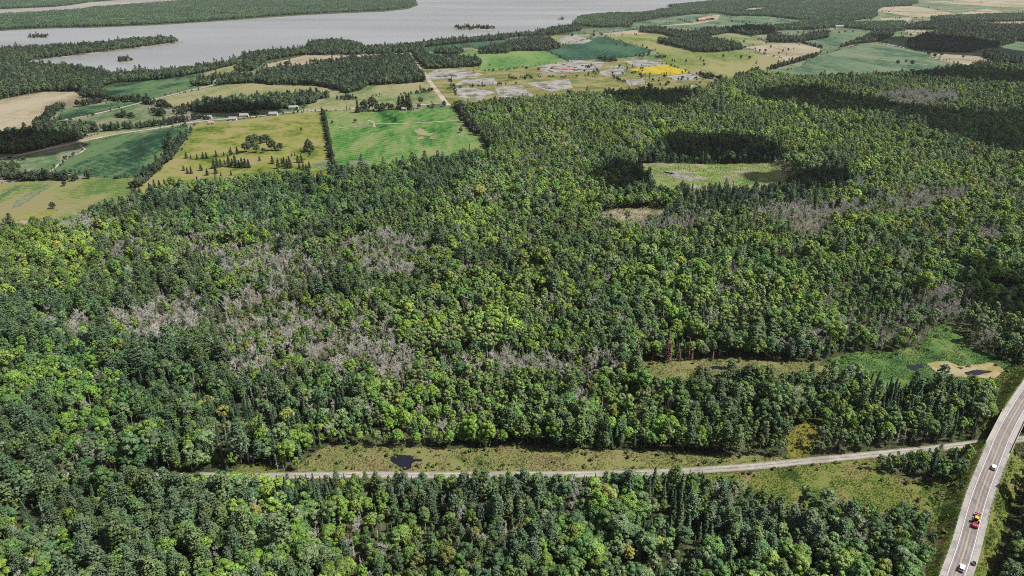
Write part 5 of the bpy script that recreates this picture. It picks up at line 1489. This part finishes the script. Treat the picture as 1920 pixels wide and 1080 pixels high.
# ------------------------------------------------------------------ vehicles on the highway
M['paint_white'] = plain('white car paint', (0.72, 0.72, 0.71), 0.3, var=0.03)
M['tyre'] = plain('tyre rubber', (0.02, 0.02, 0.02), 0.9)
M['rim'] = plain('wheel rim', (0.4, 0.4, 0.4), 0.4, 0.7)
M['paint_yellow'] = plain('yellow machine paint', (0.42, 0.29, 0.04), 0.4, var=0.1)
M['paint_red'] = plain('red machine paint', (0.34, 0.03, 0.06), 0.4, var=0.12)
M['black'] = plain('black metal', (0.025, 0.025, 0.03), 0.5)
M['light_red'] = plain('tail light', (0.35, 0.02, 0.02), 0.3)
M['light_white'] = plain('headlight', (0.7, 0.7, 0.65), 0.2)
M['machine_grey'] = plain('grey steel', (0.30, 0.31, 0.33), 0.45, 0.3)
def on_road(px, py, zg=None):
    """point on the road under a photo pixel, its height and heading"""
    z = 6.0
    for _ in range(4):
        x, y = P(px, py, z)
        i = int(np.argmin(np.hypot(ra[:, 0] - x, ra[:, 1] - y)))
        z = ROAD[i][2] + 0.06
    d = ra[min(i + 1, len(ra) - 1)] - ra[max(i - 1, 0)]
    return x, y, z, math.atan2(d[1], d[0])
def wheel(parent, x, y, r, wdt):
    m = MB(); m.tube((x, y - wdt / 2, r), (x, y + wdt / 2, r), r, r, 16)
    t = m.obj('wheel', M['tyre'], parent)
    s = 1 if y > 0 else -1
    MB().tube((x, y + s * (wdt / 2 - 0.02), r), (x, y + s * (wdt / 2 + 0.015), r), r * 0.6, r * 0.55, 12).obj('rim', M['rim'], t)
def prism(profile, wid, taper=None):
    """side outline (x, z) extruded across y; taper maps z to a width factor"""
    n = len(profile)
    v = []
    for s in (-1, 1):
        for x, z in profile:
            k = taper(z) if taper else 1.0
            v.append((x, s * wid / 2 * k, z))
    f = [tuple(range(n)), tuple(range(2 * n - 1, n - 1, -1))] + [(i, n + i, n + (i + 1) % n, (i + 1) % n) for i in range(n)]
    return MB().add(v, f)
def car(px, py, label, van=False, name='car', cat='car'):
    x, y, z, h = on_road(px, py)
    e = empty(name, (x, y, z), h); tag(e, label, cat)
    L_ = 4.9; H_ = 1.95 if van else 1.75
    prof = [(-2.4, .35), (2.3, .35), (2.45, .75), (2.35, .98), (1.15, 1.12), (-2.4, 1.12), (-2.48, .7)]
    prism(prof, 1.95).obj('body', M['paint_white'], e, bevel=0.06)
    tp = lambda q: 1.0 - 0.16 * max(0, (q - 1.1)) / (H_ - 1.1)
    cab = [(1.25, 1.1), (0.55, H_ - .05), (-1.9, H_ - .02), (-2.38, 1.1)]
    prism(cab, 1.86, tp).obj('window_band', M['glass'], e)
    prism([(0.62, H_ - .10), (0.42, H_), (-1.8, H_ + .03), (-2.02, H_ - .08)], 1.62).obj('roof', M['paint_white'], e)
    for s in (-1, 1):
        MB().box((0.05, s * 0.85, (1.1 + H_) / 2), (0.12, 0.14, H_ - 1.15)).obj('pillar', M['paint_white'], e)
        MB().box((-2.46, s * 0.75, 0.85), (0.08, 0.3, 0.25)).obj('tail_light', M['light_red'], e)
        MB().box((2.42, s * 0.7, 0.8), (0.08, 0.35, 0.18)).obj('headlight', M['light_white'], e)
        MB().box((1.0, s * 1.04, 1.15), (0.14, 0.2, 0.14)).obj('mirror', M['paint_white'], e)
        for xx in (-1.5, 1.5):
            wheel(e, xx, s * 0.86, 0.36, 0.24)
    MB().box((-2.5, 0, 0.5), (0.1, 1.8, 0.22)).obj('bumper', M['black'], e)
    return e
car(1863, 878, 'white car with dark rear window driving up the highway near the bridge')
car(1803, 1067, 'white van-like car in the right lane at the bottom of the highway', True)
# tractor with red implements
x, y, z, h = on_road(1829.5, 978)
e = empty('tractor', (x, y, z), h)
tag(e, 'yellow tractor with black wheels carrying red implements front and rear on the highway', 'tractor')
MB().box((1.7, 0, 1.45), (2.4, 0.95, 0.9), taper=.9).obj('hood', M['paint_yellow'], e, bevel=0.06)
MB().box((0.2, 0, 0.95), (4.6, 0.7, 0.5)).obj('chassis', M['black'], e)
cb = MB().box((-0.45, 0, 2.2), (1.6, 1.6, 1.5), taper=.88).obj('cab', M['glass'], e)
MB().box((-0.45, 0, 3.0), (1.75, 1.7, 0.16)).obj('cab_roof', M['paint_yellow'], cb, bevel=0.04)
for s in (-1, 1):
    wheel(e, -0.9, s * 1.15, 0.98, 0.62)
    wheel(e, 1.9, s * 1.0, 0.66, 0.45)
    MB().box((-0.9, s * 1.15, 2.03), (1.5, 0.7, 0.12)).obj('fender', M['paint_yellow'], e)
    MB().tube((0.5, s * 0.75, 1.3), (4.2, s * 0.75, 0.9), 0.11, 0.11, 6).obj('loader_arm', M['paint_red'], e)
MB().tube((1.0, 0.35, 1.8), (1.0, 0.35, 3.0), 0.06, 0.06, 6).obj('exhaust_pipe', M['black'], e)
fr = prism([(3.9, .35), (5.0, .3), (5.3, 1.0), (4.0, 1.55)], 2.5).obj('front_implement', M['machine_grey'], e)
MB().box((5.25, 0, 1.25), (0.35, 2.6, 0.6)).obj('blade', M['paint_red'], fr)
rr_ = MB().box((-4.4, 0, 0.95), (2.6, 2.5, 0.85), taper=.92).obj('rear_implement', M['paint_red'], e, bevel=0.08)
for s in (-0.8, 0, 0.8):
    MB().box((-4.4, s, 1.45), (2.3, 0.22, 0.18)).obj('rib', M['paint_red'], rr_)
MB().tube((-2.2, 0, 0.85), (-3.3, 0, 0.85), 0.12, 0.12, 6).obj('drawbar', M['black'], e)
MB().box((-2.7, 0, 1.3), (0.9, 1.5, 0.5)).obj('hitch_frame', M['black'], e)
for s in (-1, 1):
    wheel(e, -4.9, s * 1.3, 0.42, 0.3)
# grey open box on the gravel shoulder
x, y, z, h = on_road(1826, 1058)
e = empty('trailer', (x, y, z - 0.02), h + 0.25)
tag(e, 'small grey open trailer standing on the gravel shoulder near the bottom', 'trailer')
MB().box((0, 0, 0.5), (2.0, 1.3, 0.08)).obj('floor_plate', M['black'], e)
for s in (-1, 1):
    MB().box((0, s * 0.66, 0.78), (2.0, 0.06, 0.5)).obj('side_board', M['machine_grey'], e)
    MB().box((s * 1.0, 0, 0.78), (0.06, 1.26, 0.5)).obj('end_board', M['machine_grey'], e)
    wheel(e, -0.1, s * 0.82, 0.32, 0.2)
MB().tube((1.0, 0, 0.45), (2.1, 0, 0.4), 0.05, 0.05, 6).obj('drawbar', M['black'], e)

# ------------------------------------------------------------------ clouds overhead (their shadows lie on the land)
M['cloud'] = plain('cloud', (0.9, 0.9, 0.92), 1.0, var=0.02)
def cloud(px, py, rx, ry, seed, alt=850.0, z=12.0):
    gx, gy = P(px, py, z)
    ex = abs(P(px + rx, py, z)[0] - gx); ey = abs(P(px, py - ry, z)[1] - P(px, py + ry, z)[1]) / 2
    k = (alt - z) / SUNV.z
    c = Vector((gx, gy, z)) + SUNV * k
    rs = np.random.default_rng(seed)
    bm = bmesh.new()
    for i in range(14):
        a = rs.uniform(0, 6.28); q = rs.random() ** 0.6 * 0.72
        r = rs.uniform(.28, .5)
        ret = bmesh.ops.create_icosphere(bm, subdivisions=3, radius=1.0)
        ox, oy = math.cos(a) * q, math.sin(a) * q
        for v in ret['verts']:
            n = 1 + 0.10 * math.sin(v.co.x * 7 + i) * math.sin(v.co.y * 6 + 2 * i) + 0.05 * math.sin(v.co.z * 13 + v.co.x * 11)
            v.co = Vector(((ox + v.co.x * r * n) * ex, (oy + v.co.y * r * n) * ey, (v.co.z if v.co.z > 0 else v.co.z * .3) * r * min(ex, ey) * 0.8 * n))
    me = bpy.data.meshes.new('cloud'); bm.to_mesh(me); bm.free()
    me.materials.append(M['cloud'])
    me.polygons.foreach_set('use_smooth', np.ones(len(me.polygons), bool))
    o = link(bpy.data.objects.new('cloud', me)); o.location = c
    tag(o, 'white cumulus cloud high over the land', 'cloud', 'clouds over the land')
for i, (a, b, c, d) in enumerate(((1550, 188, 125, 26), (1370, 272, 110, 26), (1510, 322, 80, 22), (1860, 235, 150, 62), (1895, 535, 85, 62), (1225, 178, 90, 16), (30, 262, 120, 20), (1165, 318, 60, 30), (1780, 80, 130, 22), (1880, 140, 180, 14), (1400, 52, 60, 6), (450, 195, 90, 12))):
    cloud(a, b, c, d, i + 3)

# ------------------------------------------------------------------ the air
hz = MB().box((0, 6000, 131), (30000, 18000, 264)).obj('haze', None)
hz.data.materials.clear()
hm = bpy.data.materials.new('haze'); hm.use_nodes = True
hn = hm.node_tree; hn.nodes.clear()
pv = hn.nodes.new('ShaderNodeVolumePrincipled')
pv.inputs['Color'].default_value = (0.86, 0.92, 1.0, 1)
pv.inputs['Density'].default_value = 1.6e-5
pv.inputs['Anisotropy'].default_value = 0.2
ho = hn.nodes.new('ShaderNodeOutputMaterial')
hn.links.new(pv.outputs[0], ho.inputs['Volume'])
hz.data.materials.append(hm)
tag(hz, 'thin summer haze over the land', kind='stuff')
